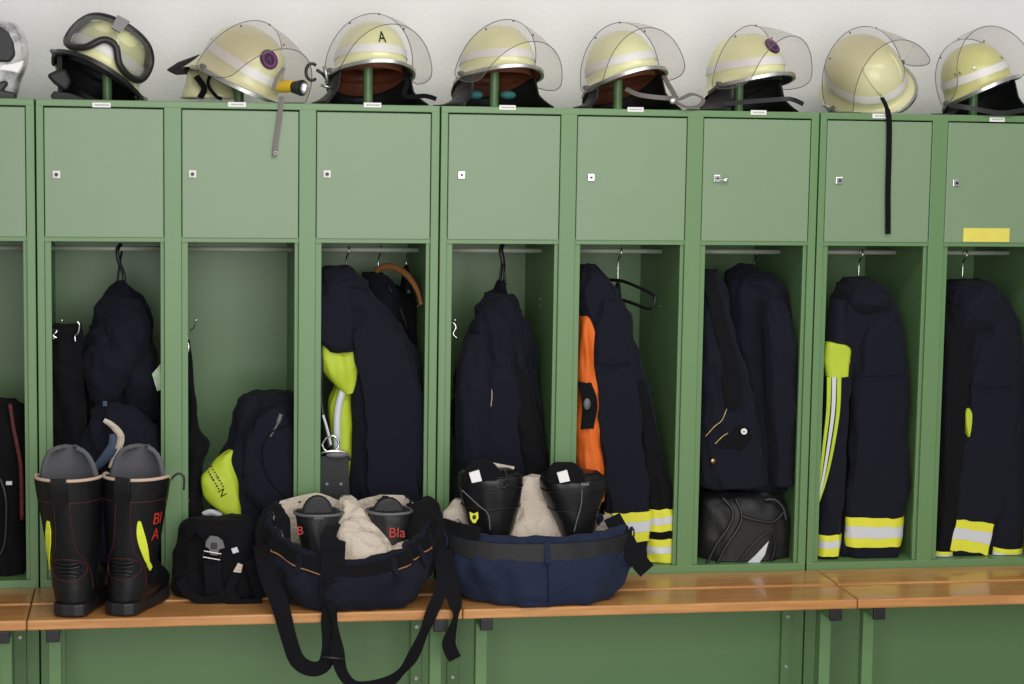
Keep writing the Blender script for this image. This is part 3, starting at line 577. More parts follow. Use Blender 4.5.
# --- fifth locker: jacket hung by loop
t, R = jacket('dark jacket hung by its loop above the blue trousers', 3, [(281, 499, 504, .22, .010), (290, 494, 508, .22, .02), (303, 482, 512, .21, .04), (320, 474, 518, .20, .06), (350, 468, 526, .18, .08), (390, 460, 533, .17, .10), (430, 456, 540, .16, .11), (470, 455, 545, .16, .12), (578, 455, 547, .16, .12)],
  [('hood', [(296, 488, 510, .17, .02), (315, 476, 514, .145, .035), (340, 478, 520, .13, .04), (358, 486, 522, .125, .035), (369, 494, 514, .13, .02)], 'navy', .010),
   ('sleeve', [(335, 468, 492, .13, .03), (370, 460, 492, .10, .045), (420, 456, 490, .09, .05), (470, 456, 490, .09, .05), (500, 456, 490, .09, .045)], 'navy', .006),
   ('sleeve', [(350, 498, 522, .12, .03), (400, 504, 534, .10, .05), (460, 512, 545, .10, .05), (560, 512, 547, .10, .05)], 'black_cloth', .007)], seed=52, amp=.012)
MB().ribbon(pxpath([(503, 244, .25), (501, 250, .238), (503, 262, .236), (503, 275, .225), (501, 290, .22)], 16), .012, .004).tube(pxpath([(499, 285, .22), (502, 264, .23), (506, 285, .22)], 12), .003, 6).obj('hanging_loop', M['black'], t, smooth=True)
seam(t, [(490, 372, .065), (492, 395, .05), (489, 418, .05)], .0013, 'tan')
MB().tube(pxpath([(452, 322, .07), (456, 327, .065), (453, 334, .065), (457, 338, .06)], 14), .0028, 8).obj('hook_clip', M['chrome'], t, smooth=True)

# --- sixth locker: jacket with orange lining on black plastic hanger
t, b = hanger('thin black plastic hanger with bare arm beside the orange lining', 621, .24, 26, span=.02)
MB().tube([at(*q) for q in catmull([(595, 281, .30), (607, 280, .28), (622, 281, .22), (640, 288, .14), (653, 295, .09), (655, 300, .08), (650, 309, .09), (632, 303, .16), (612, 297, .24)], 40)], .0045, 8).obj('arm', M['black'], t, smooth=True)
t, R = jacket('dark jacket worn open showing its bright orange lining', 4, [(266, 579, 587, .15, .05), (276, 578, 598, .14, .09), (292, 578, 610, .13, .11), (320, 582, 626, .13, .11), (350, 592, 633, .12, .10), (400, 597, 645, .12, .10), (450, 598, 656, .12, .10), (500, 598, 668, .12, .10), (560, 600, 675, .12, .10), (578, 600, 675, .12, .10)],
  [('sleeve', [(300, 596, 615, .08, .03), (325, 594, 628, .06, .035), (370, 596, 634, .055, .035), (430, 598, 640, .05, .03), (490, 602, 646, .05, .03), (556, 606, 647, .05, .03)], 'navy', .006),
   ('orange_lining', [(308, 578, 584, .13, .04), (325, 577, 594, .11, .06), (360, 577, 596, .10, .06), (400, 577, 598, .09, .06), (450, 577, 600, .09, .06), (490, 577, 600, .09, .06), (500, 577, 600, .09, .06)], 'orange', .007),
   ('front_flap', [(384, 580, 590, .035, .008), (398, 583, 594, .03, .010), (412, 584, 595, .03, .012), (430, 582, 592, .035, .008)], 'black_cloth', .006),
   ('sleeve', [(380, 628, 642, .075, .03), (430, 636, 655, .065, .03), (480, 643, 668, .062, .03), (520, 647, 676, .06, .03), (578, 648, 677, .06, .03)], 'black_cloth', .008)], seed=61)
bands(t, R['sleeve0'], [(511, 521, 'hiyellow'), (521, 531, 'silver'), (531, 541, 'hiyellow')])
bands(t, R['sleeve3'], [(508, 516, 'hiyellow'), (516, 523, 'silver'), (523, 530, 'hiyellow'), (538, 545, 'hiyellow'), (545, 552, 'silver'), (552, 563, 'hiyellow')])
MB().ball(at(587, 404, .012), .010, .006, .016).obj('zip_pull', M['grey_print'], t, smooth=True)
seam(t, [(598, 362, .024), (612, 366, .022), (630, 362, .026)])

# --- seventh locker: dark jacket, shoulder bag, backpack
hanger('wire hook hanger above the shoulder bag and backpack', 757, .26, 22, span=.10)
t, R = jacket('dark jacket hanging behind the navy shoulder bag', 5, [(264, 742, 752, .25, .03), (272, 732, 764, .22, .07), (290, 728, 778, .20, .09), (320, 728, 789, .19, .09), (360, 726, 793, .19, .09), (420, 726, 792, .19, .09), (480, 726, 790, .19, .09), (488, 728, 788, .19, .08)],
  [('sleeve', [(300, 762, 780, .08, .03), (330, 764, 790, .065, .035), (370, 766, 795, .06, .035), (430, 770, 793, .06, .035), (486, 772, 790, .065, .035)], 'navy', .008)], m='navy', seed=71)
t, R = jacket('navy shoulder bag with wide black strap and brass zips hanging above the backpack', 5, [(270, 703, 716, .12, .02), (290, 702, 726, .09, .025), (340, 702, 736, .065, .03), (380, 702, 745, .06, .034), (420, 702, 756, .058, .034), (460, 702, 764, .058, .034), (482, 702, 768, .058, .034), (488, 706, 764, .06, .03)], m='navy', seed=76, name='shoulder_bag', cat='bag', group=None, amp=.007)
MB().ribbon(pxpath([(706, 272, .08), (713, 295, .055), (722, 330, .03), (731, 365, .022), (736, 405, .020)], 26), .036, .005).obj('wide_strap', M['black_cloth'], t, smooth=True, angle=.5)
MB().ribbon(pxpath([(730, 374, .016), (735, 407, .014)], 6), .046, .006).obj('strap_pad', M['black_cloth'], t, smooth=True, angle=.5)
seam(t, [(705, 437, .022), (714, 427, .02), (722, 420, .02), (727, 408, .022)], .0016, 'gold', name='zip')
seam(t, [(715, 444, .021), (722, 437, .02), (728, 433, .02)], .0016, 'gold', name='zip')
MB().poly([at(*q, .024) for q in ((718, 448), (738, 424), (750, 428), (752, 440), (742, 450))], (0, .004, 0)).obj('pocket_flap', M['black_cloth'], t, bevel=.001)
bt = MB().cyl(at(744, 431.5, .014), at(744, 431.5, .021), .0085, 18).obj('snap_button', M['paper'], t, bevel=.001)
MB().cyl(at(744, 431.5, .0125), at(744, 431.5, .0145), .0035, 12).obj('snap_centre', M['ink'], bt)
MB().ball(at(713, 461, .022), .007, .003, .007).obj('emblem', M['gold'], t, smooth=True)
t, R = jacket('black backpack with grey reflective patch on the locker floor', 5, [(490, 712, 770, .13, .06), (496, 702, 780, .13, .085), (510, 698, 788, .12, .095), (530, 695, 790, .12, .098), (550, 693, 790, .12, .098), (567, 693, 789, .12, .095)], m='bagfront', seed=79, name='backpack', cat='bag', group=None, amp=.006)
MB().poly([at(743, 567, .020), at(755, 556, .017), at(769, 541, .017), at(765, 555, .017), at(757, 566, .019)], (0, .004, 0)).obj('reflective_patch', M['silver'], t, bevel=.001)
for P_ in ([(706, 566, .02), (716, 545, .016), (728, 528, .016), (733, 512, .02), (722, 497, .04)], [(716, 566, .018), (725, 548, .015), (737, 530, .015), (742, 516, .02), (735, 498, .04)], [(742, 516, .018), (755, 520, .014), (773, 522, .016), (784, 512, .03)], [(764, 500, .04), (775, 500, .035), (783, 508, .03), (786, 520, .025)]):
    MB().tube(pxpath(P_, 20), .0045, 8).obj('piping', M['black'], t, smooth=True)
MB().tube(pxpath([(737, 566, .017), (748, 550, .014), (762, 536, .014), (771, 533, .016), (775, 545, .018), (770, 566, .02)], 24), .003, 6).obj('pocket_zip', M['black'], t, smooth=True)

# --- eighth locker
hanger('wire hook hanger above the jacket with the widest striped cuff', 862, .22, 22, span=.10)
t, R = jacket('dark jacket with hi-vis chest patch and wide striped sleeve cuff', 6, [(282, 846, 872, .17, .05), (290, 838, 880, .15, .09), (310, 832, 890, .14, .11), (345, 828, 899, .14, .11), (400, 838, 900, .15, .11), (470, 834, 898, .15, .11), (552, 820, 894, .15, .11), (562, 820, 892, .15, .11)],
  [('sleeve', [(310, 866, 893, .09, .03), (335, 858, 902, .07, .045), (375, 853, 907, .062, .038), (420, 852, 908, .06, .036), (480, 848, 907, .06, .036), (520, 847, 901, .06, .036), (552, 848, 899, .06, .034), (560, 853, 896, .06, .03)], 'navy', .006),
   ('front_panel', [(300, 832, 850, .10, .03), (340, 826, 848, .08, .04), (376, 824, 850, .07, .04), (450, 822, 846, .07, .04), (500, 817, 842, .07, .04), (556, 814, 837, .07, .04)], 'navy', .005),
   ('hi_vis_patch', [(342, 825, 832, .05, .018), (348, 824, 849, .045, .02), (362, 824, 849, .045, .02), (377, 826, 848, .045, .02)], 'hivis', .003),
   ('collar', [(279, 846, 872, .15, .05), (288, 838, 882, .13, .08), (300, 834, 890, .12, .09), (312, 838, 890, .12, .07)], 'navy', .006)], seed=83)
bands(t, R['sleeve0'], [(517, 526, 'hiyellow'), (526, 537, 'silver'), (537, 546, 'hiyellow')])
bands(t, R['front_panel1'], [(533, 538.5, 'hiyellow'), (538.5, 546, 'silver'), (546, 554, 'hiyellow')])
for (m, dx, wd) in (('hivis', 0, .012), ('silver', 5, .012), ('hivis', 10, .012)):
    MB().ribbon(pxpath([(829+dx, 377, .026), (828+dx, 410, .025), (824+dx*.9, 445, .025), (820+dx*.6, 478, .026), (816+dx*.25, 502, .027)], 24), [wd*(1-.6*i/23) for i in range(24)], .004).obj('reflective_stripe', M[m], t, smooth=True, angle=.5)
seam(t, [(853, 372, .022), (870, 377, .02), (905, 374, .026)])

# --- last locker
hanger('wire hook hanger under the yellow door sticker', 966, .22, 22, span=.10)
t, R = jacket('dark jacket with tilted striped cuff under the yellow door sticker', 7, [(281, 958, 982, .17, .05), (290, 948, 996, .15, .09), (310, 943, 1008, .14, .11), (345, 940, 1018, .14, .11), (400, 937, 1022, .14, .11), (470, 934, 1022, .14, .11), (540, 931, 1022, .14, .11), (557, 930, 1021, .14, .11)],
  [('sleeve', [(315, 988, 1010, .09, .03), (340, 978, 1020, .07, .042), (380, 968, 1022, .06, .036), (430, 962, 1018, .055, .034), (480, 956, 1008, .055, .034, .05), (520, 949, 995, .055, .034, .14), (550, 944, 991, .055, .032, .16), (557, 946, 988, .055, .028, .16)], 'navy', .006),
   ('sleeve', [(400, 1000, 1022, .09, .03), (470, 996, 1022, .08, .04), (520, 992, 1021, .08, .045), (557, 990, 1019, .08, .045)], 'navy', .006),
   ('front_panel', [(305, 944, 962, .10, .03), (330, 940, 975, .08, .04), (380, 938, 968, .07, .04), (450, 936, 960, .07, .04), (520, 933, 954, .07, .04), (557, 930, 950, .07, .04)], 'black_cloth', .006),
   ('hi_vis_patch', [(408, 963, 968, .05, .02), (414, 963, 971, .045, .02), (428, 964, 970, .045, .02), (436, 965, 968, .05, .02)], 'hivis', .002),
   ('collar', [(281, 956, 980, .15, .05), (290, 948, 994, .13, .08), (305, 944, 1000, .12, .09), (325, 944, 990, .11, .07), (340, 948, 972, .11, .04)], 'navy', .008)], seed=91)
bands(t, R['sleeve0'], [(521, 530, 'hiyellow'), (530, 541, 'silver'), (541, 552, 'hiyellow')])
bands(t, R['sleeve1'], [(546, 551, 'hiyellow'), (551, 556, 'silver')])
bands(t, R['front_panel2'], [(549, 552, 'hiyellow'), (552, 556, 'silver')])
seam(t, [(972, 384, .022), (990, 388, .02), (1015, 386, .026)])

# ------------------------------------------------------------------ boots and gear on the bench
def boot(label, px, py, Y, yaw, side, lean=0, letters=None):
    o = at(px, py, Y); o.z = BT+.0035
    t = thing('boot', label, 'boot', o, 'tall black boots on the bench'); T = Matrix.Translation(o) @ Matrix.Rotation(math.radians(-yaw), 4, 'Z')
    X = lambda p: T @ Vector(p)+Vector((lean*max(0, Vector(p).z-.03), 0, 0))
    prof = catmull([(.022, .052, .044, .052), (.06, .055, .051, .057), (.095, .059, .054, .061), (.125, .061, .058, .065), (.17, .058, .065, .071), (.23, .052, .071, .076), (.29, .046, .078, .082), (.335, .042, .082, .085)], 60)
    def S(a, z, off=0):
        q = min(prof, key=lambda r: abs(r[0]-z)); dz = .018*math.sin(a)*max(0, (z-.28)/.055) if z > .28 else 0
        return Vector(((q[2]+off)*math.cos(a), q[1]+(q[3]+off)*math.sin(a), z+dz*0-.030*max(0, math.sin(a))*max(0, (z-.2)/.13)))
    n = 40; an = [2*PI*k/n for k in range(n)]
    sm = MB().rings([[X(S(a, q[0], -.006 if i == 0 else 0)) for a in an] for i, q in enumerate(prof[::2]+[prof[-1]])]+[[X(S(a, z, -.007)) for a in an] for z in (.333, .28, .15)], caps=True)
    foot = catmull([(.02, .062, .036, .040), (.07, .066, .054, .058), (.12, .070, .058, .062), (.165, .060, .054, .046), (.205, .050, .049, .036), (.232, .043, .037, .027), (.248, .037, .018, .014)], 22)
    sm.rings([[X((hx*math.cos(a), y, max(.020, zc+hz*math.sin(a)))) for a in an] for y, zc, hx, hz in foot])
    so = sm.obj('leather_upper', M['leather'], t, smooth=True, angle=1.0)
    ol = [(-.043, .02), (-.036, .003), (-.015, -.006), (.015, -.006), (.036, .003), (.043, .02), (.044, .07), (.049, .11), (.056, .16), (.053, .20), (.038, .24), (.012, .257), (-.012, .257), (-.038, .24), (-.053, .20), (-.056, .16), (-.049, .11), (-.044, .07)]
    MB().poly([X((x, y, 0)) for x, y in ol], (0, 0, .030)).obj('sole', M['rubber'], t, bevel=.004)
    MB().tube([X(S(a, .337, -.003)) for a in an], .0042, 8, closed=True).obj('collar_edge', M['tan'], t, smooth=True)
    R = []
    for j in range(11):
        v = math.sin(j/10*PI/2); wv = max(.022, .074*math.cos(j/10*PI/2)**.55); R.append([X((wv*u, .092-.040*u*u-.015*v, .27+.135*v)) for u in [-1+2*i/16 for i in range(17)]])
    MB().rings(R, caps=False, wrap=False).obj('tongue', M['greyfelt'], t, smooth=True, solid=.010)
    MB().ribbon([X(S(-PI/2, z, .004+.004*math.sin(PI*(z-.28)/.065))) for z in [.28+.065*i/9 for i in range(10)]], .038, .005, normal=X((0, -1, 0))-X((0, 0, 0))).obj('pull_loop', M['leather'], t, bevel=.001)
    line = lambda pts, r=.0008, m='red', nm='stitching': MB().tube([X(S(a, z, .0006)) for a, z in catmull(pts, 26)], r, 6).obj(nm, M[m], t, smooth=True)
    MB().tube([X(S(a, .283, .0006)) for a in an], .0008, 6, closed=True).obj('stitching', M['red'], t, smooth=True)
    for s in (-1, 1): line([(-PI/2+s*.25, .283), (-PI/2+s*.28, .22), (-PI/2+s*.42, .165), (-PI/2+s*.75, .135), (-PI/2+s*1.1, .10), (-PI/2+s*1.3, .06)])
    MB().tube([X(S(-PI/2+.85*math.cos(a), .114+.027*math.sin(a), .001)) for a in an], .0009, 6, closed=True).obj('heel_pad_stitching', M['red'], t, smooth=True)
    for k in range(4): MB().tube([X(S(-PI/2+.62*u*(1-.18*abs(k-1.5)), .101+.009*k+.004*u*u*(1 if k > 1 else -1), .0015)) for u in [-1+i/5 for i in range(11)]], .0034, 8).obj('heel_pad_rib', M['leather'], t, smooth=True)
    hs = [(-PI/2+side*a, z) for a, z in ((.55, .235), (.62, .205), (.78, .170), (1.05, .130), (1.35, .108))]
    pts = [X(S(a, z, .002)) for a, z in catmull(hs, 24)]; nr = [(X(S(a, z, .02))-X(S(a, z, 0))).normalized() for a, z in catmull(hs, 24)]
    MB().ribbon(pts, [.004+.017*math.sin(PI*min(1, (i+1)/19)*.9) if i < 19 else .012 for i in range(24)], .003, normal=nr).obj('hi_vis_strip', M['hibright'], t, smooth=True, angle=.5)
    if letters: MB().tube([X(q) for q in catmull([(side*.07, .09, .32), (side*.085, .095, .335), (side*.10, .10, .325), (side*.102, .10, .295)], 14)], .003, 6).obj('lace', M['black'], t, smooth=True)
    if letters:
        for s_, a0, z0 in letters:
            v, f = text_mesh(s_, .042, .0003)
            MB().add([X(S(a0+p.x/.075, z0+p.y, .0012+p.z)) for p in v], f).obj('lettering', M['redlogo'], t)
    return t
boot('tall black boot without lettering, standing next to the red lettered boot', 69, 615.5, -.320, 13, -1, -.03)
boot('tall black boot with red lettering, toe turned towards the buckled bag', 119, 615.5, -.320, 21, 1, .092, letters=(('Bl', -PI/2+1.25, .235), ('A', -PI/2+1.25, .195)))

# buckled black bag
t = thing('harness_bag', 'black webbing harness bag with grey plastic buckle beside the tall boots', 'bag', at(218, 600, -.12))
Cloth([(519, 198, 240, -.07, .04), (526, 188, 250, -.08, .06), (545, 184, 258, -.09, .07), (570, 181, 262, -.10, .075), (588, 178, 262, -.11, .08), (597, 184, 258, -.11, .075)], .008, 101).mb(36, 48).obj('pouch', M['black_cloth'], t, smooth=True)
for P_, wd in (([(212, 560, -.19), (213, 575, -.20), (214, 592, -.20), (213, 600, -.19)], .042), ([(186, 535, -.15), (196, 528, -.16), (206, 536, -.17), (211, 545, -.19)], .022), ([(180, 580, -.17), (188, 594, -.20), (204, 601, -.21), (226, 598, -.21)], .022), ([(222, 590, -.2), (232, 602, -.22), (262, 602, -.22)], .02), ([(236, 574, -.19), (230, 590, -.21), (236, 600, -.22)], .022), ([(250, 560, -.17), (256, 580, -.19), (262, 598, -.2)], .03)):
    MB().ribbon(pxpath(P_, 16), wd, .005).obj('webbing', M['black_cloth'], t, smooth=True, angle=.6)
b = MB().poly([at(x, y, -.205) for x, y in ((206, 541), (210, 536), (218, 537), (223, 541), (225, 548), (219, 550), (218, 556), (210, 555), (209, 549), (205, 547))], (0, .010, 0)).obj('buckle', M['grey_print'], t, bevel=.002)
MB().box(at(211, 546, -.207).x, at(217, 546, -.207).x, -.208, -.203, at(211, 549, -.207).z, at(211, 543, -.207).z).obj('buckle_tongue', M['black'], b, bevel=.001)
MB().tube([at(x, y, -.205) for x, y in ((204, 551), (221, 554), (220, 560), (203, 557))], .0022, 8, closed=True).obj('slider', M['zinc'], t)
MB().poly([at(x, y, -.19) for x, y in ((233, 572), (238, 563), (243, 565), (241, 573))], (0, .006, 0)).obj('white_tag', M['cream'], t, bevel=.001)
MB().poly([at(x, y, -.18) for x, y in ((231, 549), (237, 547), (239, 552), (233, 554))], (0, .006, 0)).obj('white_tag', M['silver'], t, bevel=.001)

def trousers(label, xl, xr, Yc, hd, yb, yf, m, seed, shape=.7, rx=0, rh=.60, name='turnout_trousers', low=.72, cream=True):
    """trousers pushed down round the boots: a slumped open bag"""
    c = at((xl+xr)/2, 560, Yc); hw = (xr-xl)/2*mpp(Yc); n = 72
    zb = at((xl+xr)/2, yb, Yc+hd*.9).z; zf = at((xl+xr)/2, yf, Yc-hd*.9).z; z0 = BT+.004
    t = thing(name, label, 'trousers', (c.x, c.y, z0))
    def rim(a):
        s = (1+math.sin(a))/2; return zf+(zb-zf)*s**shape + .010*abs(math.cos(a))**4 - (.030*math.exp(-((math.cos(a)-.08)/.22)**2) if math.sin(a) > 0 else 0)
    def pt(a, v, k=1.0, off=0, amp=.016):
        z = z0+(rim(a)-z0)*v
        r = (low+(1-low)*math.sin(min(1, v/.62)*PI/2)**.9)*(1-.10*max(0, (v-.55)/.45)**1.5)*k
        q = Vector((math.cos(a)*3.2, math.sin(a)*3.2, v*1.6+seed)); q2 = Vector((math.cos(a)*6+seed, math.sin(a)*6, v*2.6)); q3 = Vector((math.cos(a)*14+seed, math.sin(a)*14, v*3))
        amp *= 1-.85*math.exp(-((v-.80)/.10)**2); d = amp*noise.noise(q)+amp*.8*(1-2.6*abs(noise.noise(q2)))*(.4+.8*v)+amp*.45*noise.noise(q3)
        ex = .86
        x = sgnpow(math.cos(a), ex); y = sgnpow(math.sin(a), ex)
        if y < 0: y *= 1+.42*max(0, 1-v*1.3)**1.5
        return Vector((c.x+(hw*r+d+off)*x, max(-.346 if v < .12 else -.375, min(-.012, c.y+(hd*r+d+off)*y)), z))
    an = [2*PI*k/n for k in range(n)]
    vv = [0, .02, .05, .09, .14, .2, .27, .34, .42, .5, .58, .66, .74, .81, .87, .92, .96, 1]
    R = [[pt(a, 0, .85) for a in an]]+[[pt(a, v) for a in an] for v in vv]
    top = [[pt(a, 1, .955)+Vector((0, 0, .006)) for a in an], [pt(a, .97, .91) for a in an], [pt(a, .5, .86) for a in an]]
    MB().rings(R+top, caps=False).obj('cloth', M[m], t, smooth=True)
    if cream:
        L = []
        for j in range(9):
            v = j/8; row = []
            for a in an:
                q = pt(a, 1, .925-.17*v, 0, .010); q.z = (rim(a)+.007-.020*max(0, -math.sin(a)))*(1-v)+(z0+.03)*v
                q.z += .008*noise.noise(Vector((q.x*22, q.y*22, seed)))*(v < .9); q.x += .010*v*noise.noise(Vector((math.cos(a)*9, math.sin(a)*9, v*3)))
                row.append(q)
            L.append(row)
        lb = MB().rings(L, caps=False); lb.f.append(tuple(8*n+k for k in range(n))); lb.obj('cream_lining', M['cream'], t, smooth=True)
    return t, pt, (c, hw)
# black trousers with rubber boots
t, pt, _ = trousers('black turnout trousers with cream lining slumped around boots, straps dangling off the bench', 258, 440, -.170, .158, 494, 562, 'navy', 3.3, shape=.6, rx=.012, rh=at(350, 528, -.2).z)
ar = [PI+.25+(PI-.5)*i/40 for i in range(41)]
bv = lambda a: .80+.16*abs(math.cos(a))**1.5
bl = MB().ribbon([pt(a, bv(a), 1, .008) for a in ar], .036, .005, normal=[Vector((math.cos(a), math.sin(a), .1)) for a in ar]).obj('waist_belt', M['black_cloth'], t, smooth=True, angle=.6)
MB().tube([pt(a, bv(a), 1, .011)+Vector((0, 0, -.018)) for a in ar[3:38]], .0020, 6).obj('belt_edge', M['hangerwood'], bl, smooth=True)
for a in (PI*1.32, PI*1.62, PI*1.75): MB().ribbon([pt(a, .66+.30*i/6, 1, .011) for i in range(7)], .014, .004, normal=Vector((math.cos(a), math.sin(a), .1))).obj('belt_loop', M['navy'], t, smooth=True, angle=.6)
Cloth([(499, 340, 350, -.12, .02), (508, 339, 360, -.14, .03), (522, 338, 368, -.17, .04), (538, 337, 382, -.20, .045), (552, 336, 392, -.22, .05), (566, 336, 398, -.23, .05), (585, 338, 392, -.23, .05)], .008, 13).mb(36, 44).obj('lining_fold', M['cream'], t, smooth=True)
Cloth([(541, 402, 416, -.19, .02), (548, 385, 420, -.21, .025), (560, 372, 420, -.23, .03), (575, 372, 416, -.23, .03)], .007, 15).mb(24, 36).obj('lining_fold', M['cream'], t, smooth=True)
MB().ribbon(pxpath([(334, 536, -.27), (333, 541, -.315), (333, 560, -.325), (330, 585, -.333), (330, 602, -.343)], 20), [.068-.022*i/19 for i in range(20)], .008).obj('fly_flap', M['black_cloth'], t, smooth=True, angle=.6)
Cloth([(497, 424, 432, -.10, .012), (506, 414, 438, -.14, .02), (520, 411, 442, -.18, .028), (536, 409, 444, -.21, .03), (550, 413, 441, -.22, .03), (562, 420, 438, -.22, .02)], .006, 23).mb(26, 36).obj('folded_flap', M['black_cloth'], t, smooth=True)
Cloth([(505, 272, 281, -.12, .012), (516, 262, 286, -.15, .02), (530, 258, 288, -.18, .026), (545, 259, 290, -.20, .028), (560, 264, 290, -.21, .02)], .006, 25).mb(26, 36).obj('folded_flap', M['black_cloth'], t, smooth=True)
def dangling(pts, wd, nm='suspender_strap', n=48):
    c = catmull(pts, n); P3 = [at(q[0], q[1], q[2]) for q in c]; W = [q[3]*.86 for q in c]
    nr = [Vector((math.sin(q[4]), -math.cos(q[4]), 0)) for q in c]
    MB().ribbon(P3, W, .004, normal=nr).obj(nm, M['black_cloth'], t, smooth=True, angle=.6)
dangling([(262, 545, -.22, .05, 0), (268, 575, -.30, .05, 0), (280, 605, -.345, .05, 0), (288, 635, -.35, .045, .2), (297, 660, -.35, .045, .2), (312, 669, -.35, .043, .2), (325, 664, -.35, .042, .2), (329, 645, -.352, .040, .1), (328, 620, -.352, .040, 0), (331, 602, -.35, .040, 0), (333, 580, -.342, .04, 0)], 0)
dangling([(331, 600, -.354, .035, .3), (335, 625, -.354, .022, .9), (337, 650, -.354, .040, .2), (342, 672, -.354, .034, .5), (352, 684, -.354, .028, .4), (366, 686, -.354, .028, 0), (388, 682, -.354, .034, 0), (402, 671, -.354, .026, .6), (413, 656, -.354, .034, .1), (424, 632, -.354, .030, .5), (432, 612, -.35, .036, 0), (440, 592, -.335, .036, 0), (443, 570, -.30, .04, 0), (438, 540, -.22, .04, 0)], 0, n=70)
dangling([(444, 550, -.26, .045, 0), (450, 580, -.32, .045, 0), (455, 603, -.346, .040, 0), (456, 615, -.352, .022, .8), (452, 630, -.352, .030, .5), (449, 645, -.352, .040, 0), (455, 659, -.352, .038, 0)], 0)
MB().tube(pxpath([(322, 657, -.360), (345, 659, -.360)], 3), .0035, 8).obj('strap_slider', M['black'], t, smooth=True)
def short_boot(label, st, ton, Yt, extra, hdb, base=True):
    q = st[0]; o = at((q[1]+q[2])/2, 600, q[3]); o.z = BT+.004
    b = thing('boot', label, 'boot', o, 'boots standing inside trousers')
    cl = Cloth(st, .003, len(label), 2.2); cl.mb(30, 44).obj('shaft', M[extra.get('m', 'rubber')], b, smooth=True)
    tp = [at(x, y, Yt) for x, y in ton]
    MB().poly(tp, (0, .025, 0)).obj('tongue', M[extra.get('tm', 'rubber')], b, bevel=.007)
    return b, cl
def bl_text(b, s, px, py, Y, size, m='redlogo', lean=0):
    v, f = text_mesh(s, size, .0004); q = at(px, py, Y); MB().add([Vector((q.x+p.x, q.y-p.z+lean*p.x, q.z+p.y)) for p in v], f).obj('lettering', M[m], b)
def collar_ring(b, cl, t0, r=.004, m='grey_print', off=.001):
    q = catmull(cl.st, 400)[int(t0*399)]; MB().tube(cl.ring(q, off, 44, t0), r, 8, closed=True).obj('collar_edge', M[m], b, smooth=True)
dome = lambda cx, y0, y1, hw: [(cx+hw*math.cos(a), y1-(y1-y0)*math.sin(a)**.8) for a in [PI*i/12 for i in range(13)]]
b, cl = short_boot('black rubber boot in the slumped black trousers, nearer the harness bag', [(512, 297, 341, -.17, .05), (524, 299, 339, -.17, .05), (545, 303, 335, -.17, .05), (575, 304, 334, -.17, .05), (600, 303, 335, -.17, .05)], dome(318, 496, 524, 17), -.19, {'tm': 'rubber'}, .05)
collar_ring(b, cl, .03); bl_text(b, 'B', 300, 531, -.222, .03); MB().box(at(314, 515, -.225).x, at(324, 515, -.225).x, -.226, -.221, at(316, 519, -.22).z, at(316, 516, -.22).z).obj('pull_tab', M['grey_print'], b, bevel=.001)
b, cl = short_boot('black rubber boot with red lettering in the slumped black trousers', [(510, 369, 411, -.16, .05), (522, 371, 410, -.16, .05), (545, 374, 407, -.16, .05), (575, 376, 406, -.16, .05), (598, 375, 407, -.16, .05)], dome(389, 498, 522, 17), -.18, {}, .05)
collar_ring(b, cl, .03); bl_text(b, 'Bla', 397, 533, -.214, .036)
# blue trousers with padded leather boots
t, pt, _ = trousers('bright navy blue trousers with black belt slumped around padded boots on the bench', 437, 634, -.17, .150, 514, 539, 'bluecloth', 8.1, low=.78, rh=at(540, 525, -.2).z)
ar = [PI+.1+(PI-.2)*i/44 for i in range(45)]
MB().ribbon([pt(a, .80, 1, .006) for a in ar], .046, .006, normal=[Vector((math.cos(a), math.sin(a), 0)) for a in ar]).obj('waist_belt', M['bagfront'], t, smooth=True, angle=.6)
for a in (PI*1.1, PI*1.5, PI*1.93): MB().ribbon([pt(a, .66+.30*i/6, 1, .013) for i in range(7)], .013, .004, normal=Vector((math.cos(a), math.sin(a), 0))).obj('belt_loop', M['bluecloth'], t, smooth=True, angle=.6)
MB().tube([pt(PI*1.5, .05+.6*i/12, 1, .002) for i in range(13)], .0014, 6).obj('centre_seam', M['navy'], t, smooth=True)
Cloth([(478, 528, 546, -.09, .015), (492, 516, 556, -.10, .022), (510, 510, 566, -.12, .03), (528, 506, 580, -.14, .03), (545, 506, 590, -.15, .03)], .009, 5).mb(26, 36).obj('lining_fold', M['cream'], t, smooth=True)
Cloth([(500, 456, 462, -.10, .012), (510, 445, 466, -.11, .02), (524, 440, 472, -.12, .025), (540, 444, 476, -.13, .025)], .006, 9).mb(20, 30).obj('lining_fold', M['cream'], t, smooth=True)
MB().ribbon(pxpath([(612, 517, -.20), (622, 535, -.24), (634, 555, -.27), (647, 571, -.28)], 20), [.045]*20, .006).obj('suspender_strap', M['black_cloth'], t, smooth=True, angle=.6)
MB().ribbon(pxpath([(444, 524, -.20), (460, 529, -.26), (480, 533, -.29)], 12), [.03]*12, .006).obj('waist_fold', M['black_cloth'], t, smooth=True, angle=.6)
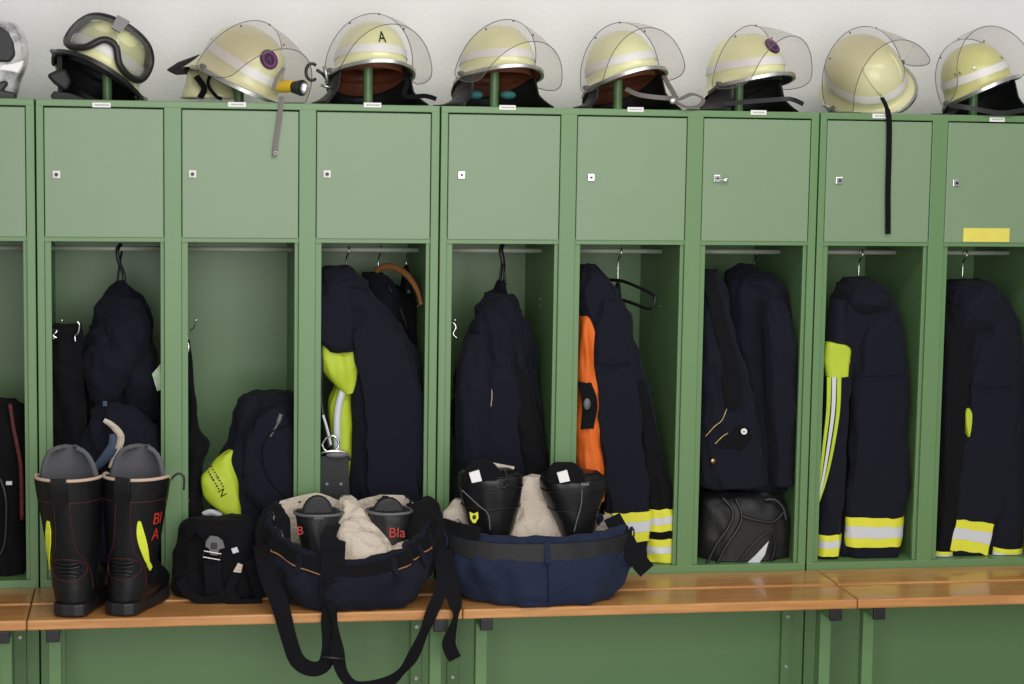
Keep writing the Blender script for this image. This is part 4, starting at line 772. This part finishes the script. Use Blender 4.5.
for nm, lab, st, ton, em in (('a', 'padded black leather boot with yellow crest in the blue trousers', [(471, 464, 514, -.17, .05), (476, 459, 521, -.17, .065), (488, 460, 521, -.17, .065), (505, 463, 519, -.17, .06), (525, 470, 514, -.17, .055), (545, 476, 509, -.17, .05), (596, 476, 509, -.17, .05)], [(467, 482), (466, 470), (472, 463), (484, 460), (494, 463), (503, 474), (505, 484)], 1),
                             ('b', 'padded black leather boot beside the orange lining, in the blue trousers', [(472, 548, 600, -.17, .05), (479, 541, 606, -.17, .065), (492, 543, 605, -.17, .065), (508, 549, 600, -.17, .06), (526, 558, 594, -.17, .055), (545, 562, 590, -.17, .05), (596, 562, 590, -.17, .05)], [(549, 484), (549, 470), (555, 463), (575, 463), (583, 470), (588, 485)], 0)):
    b, cl = short_boot(lab, st, ton, -.235, {'m': 'leather', 'tm': 'black_cloth'}, .06)
    for a0 in (.12, .3, .5): collar_ring(b, cl, a0, .0018, 'leather', .0012)
    x0 = 473 if em else 561
    MB().poly([at(x, y, -.245) for x, y in ((x0-4, 473), (x0+6, 470), (x0+9, 481), (x0-1, 483))], (0, .006, 0)).obj('white_label', M['paper'], b)
    if em:
        e = MB().poly([at(x, y, -.232) for x, y in ((469.5, 512), (474, 514), (478, 512), (478.5, 518), (475.5, 523), (473, 523), (470.5, 519))], (0, .006, 0)).obj('crest', M['hiyellow'], b)
        MB().ball(at(474.3, 517, -.233), .005, .002, .006).obj('crest_centre', M['black'], e, smooth=True)
        MB().tube(pxpath([(498, 474, -.23), (504, 470, -.24), (507, 478, -.24), (500, 483, -.24), (503, 488, -.242), (508, 484, -.24)], 30), .0018, 6).obj('lace', M['black'], b, smooth=True)
        MB().poly([at(484, 461, -.12), at(515, 467, -.12), at(512, 474, -.12), at(500, 478, -.12), at(492, 470, -.12)], (0, .008, 0)).obj('inner_lining', M['cream'], b, bevel=.002)
    else:
        MB().poly([at(581, 483, -.24), at(589, 483, -.24), at(589, 485.5, -.24), at(581, 485.5, -.24)], (0, .006, 0)).obj('pull_tab', M['grey_print'], b)
    sd = [(462, 490), (478, 505), (488, 514), (490, 530)] if em else [(582, 490), (581, 505), (577, 520), (574, 532)]
    MB().tube(pxpath([(x, y, -.238+.0*(i)) for i, (x, y) in enumerate(sd)], 16), .0016, 6).obj('seam', M['grey_print'], b, smooth=True)
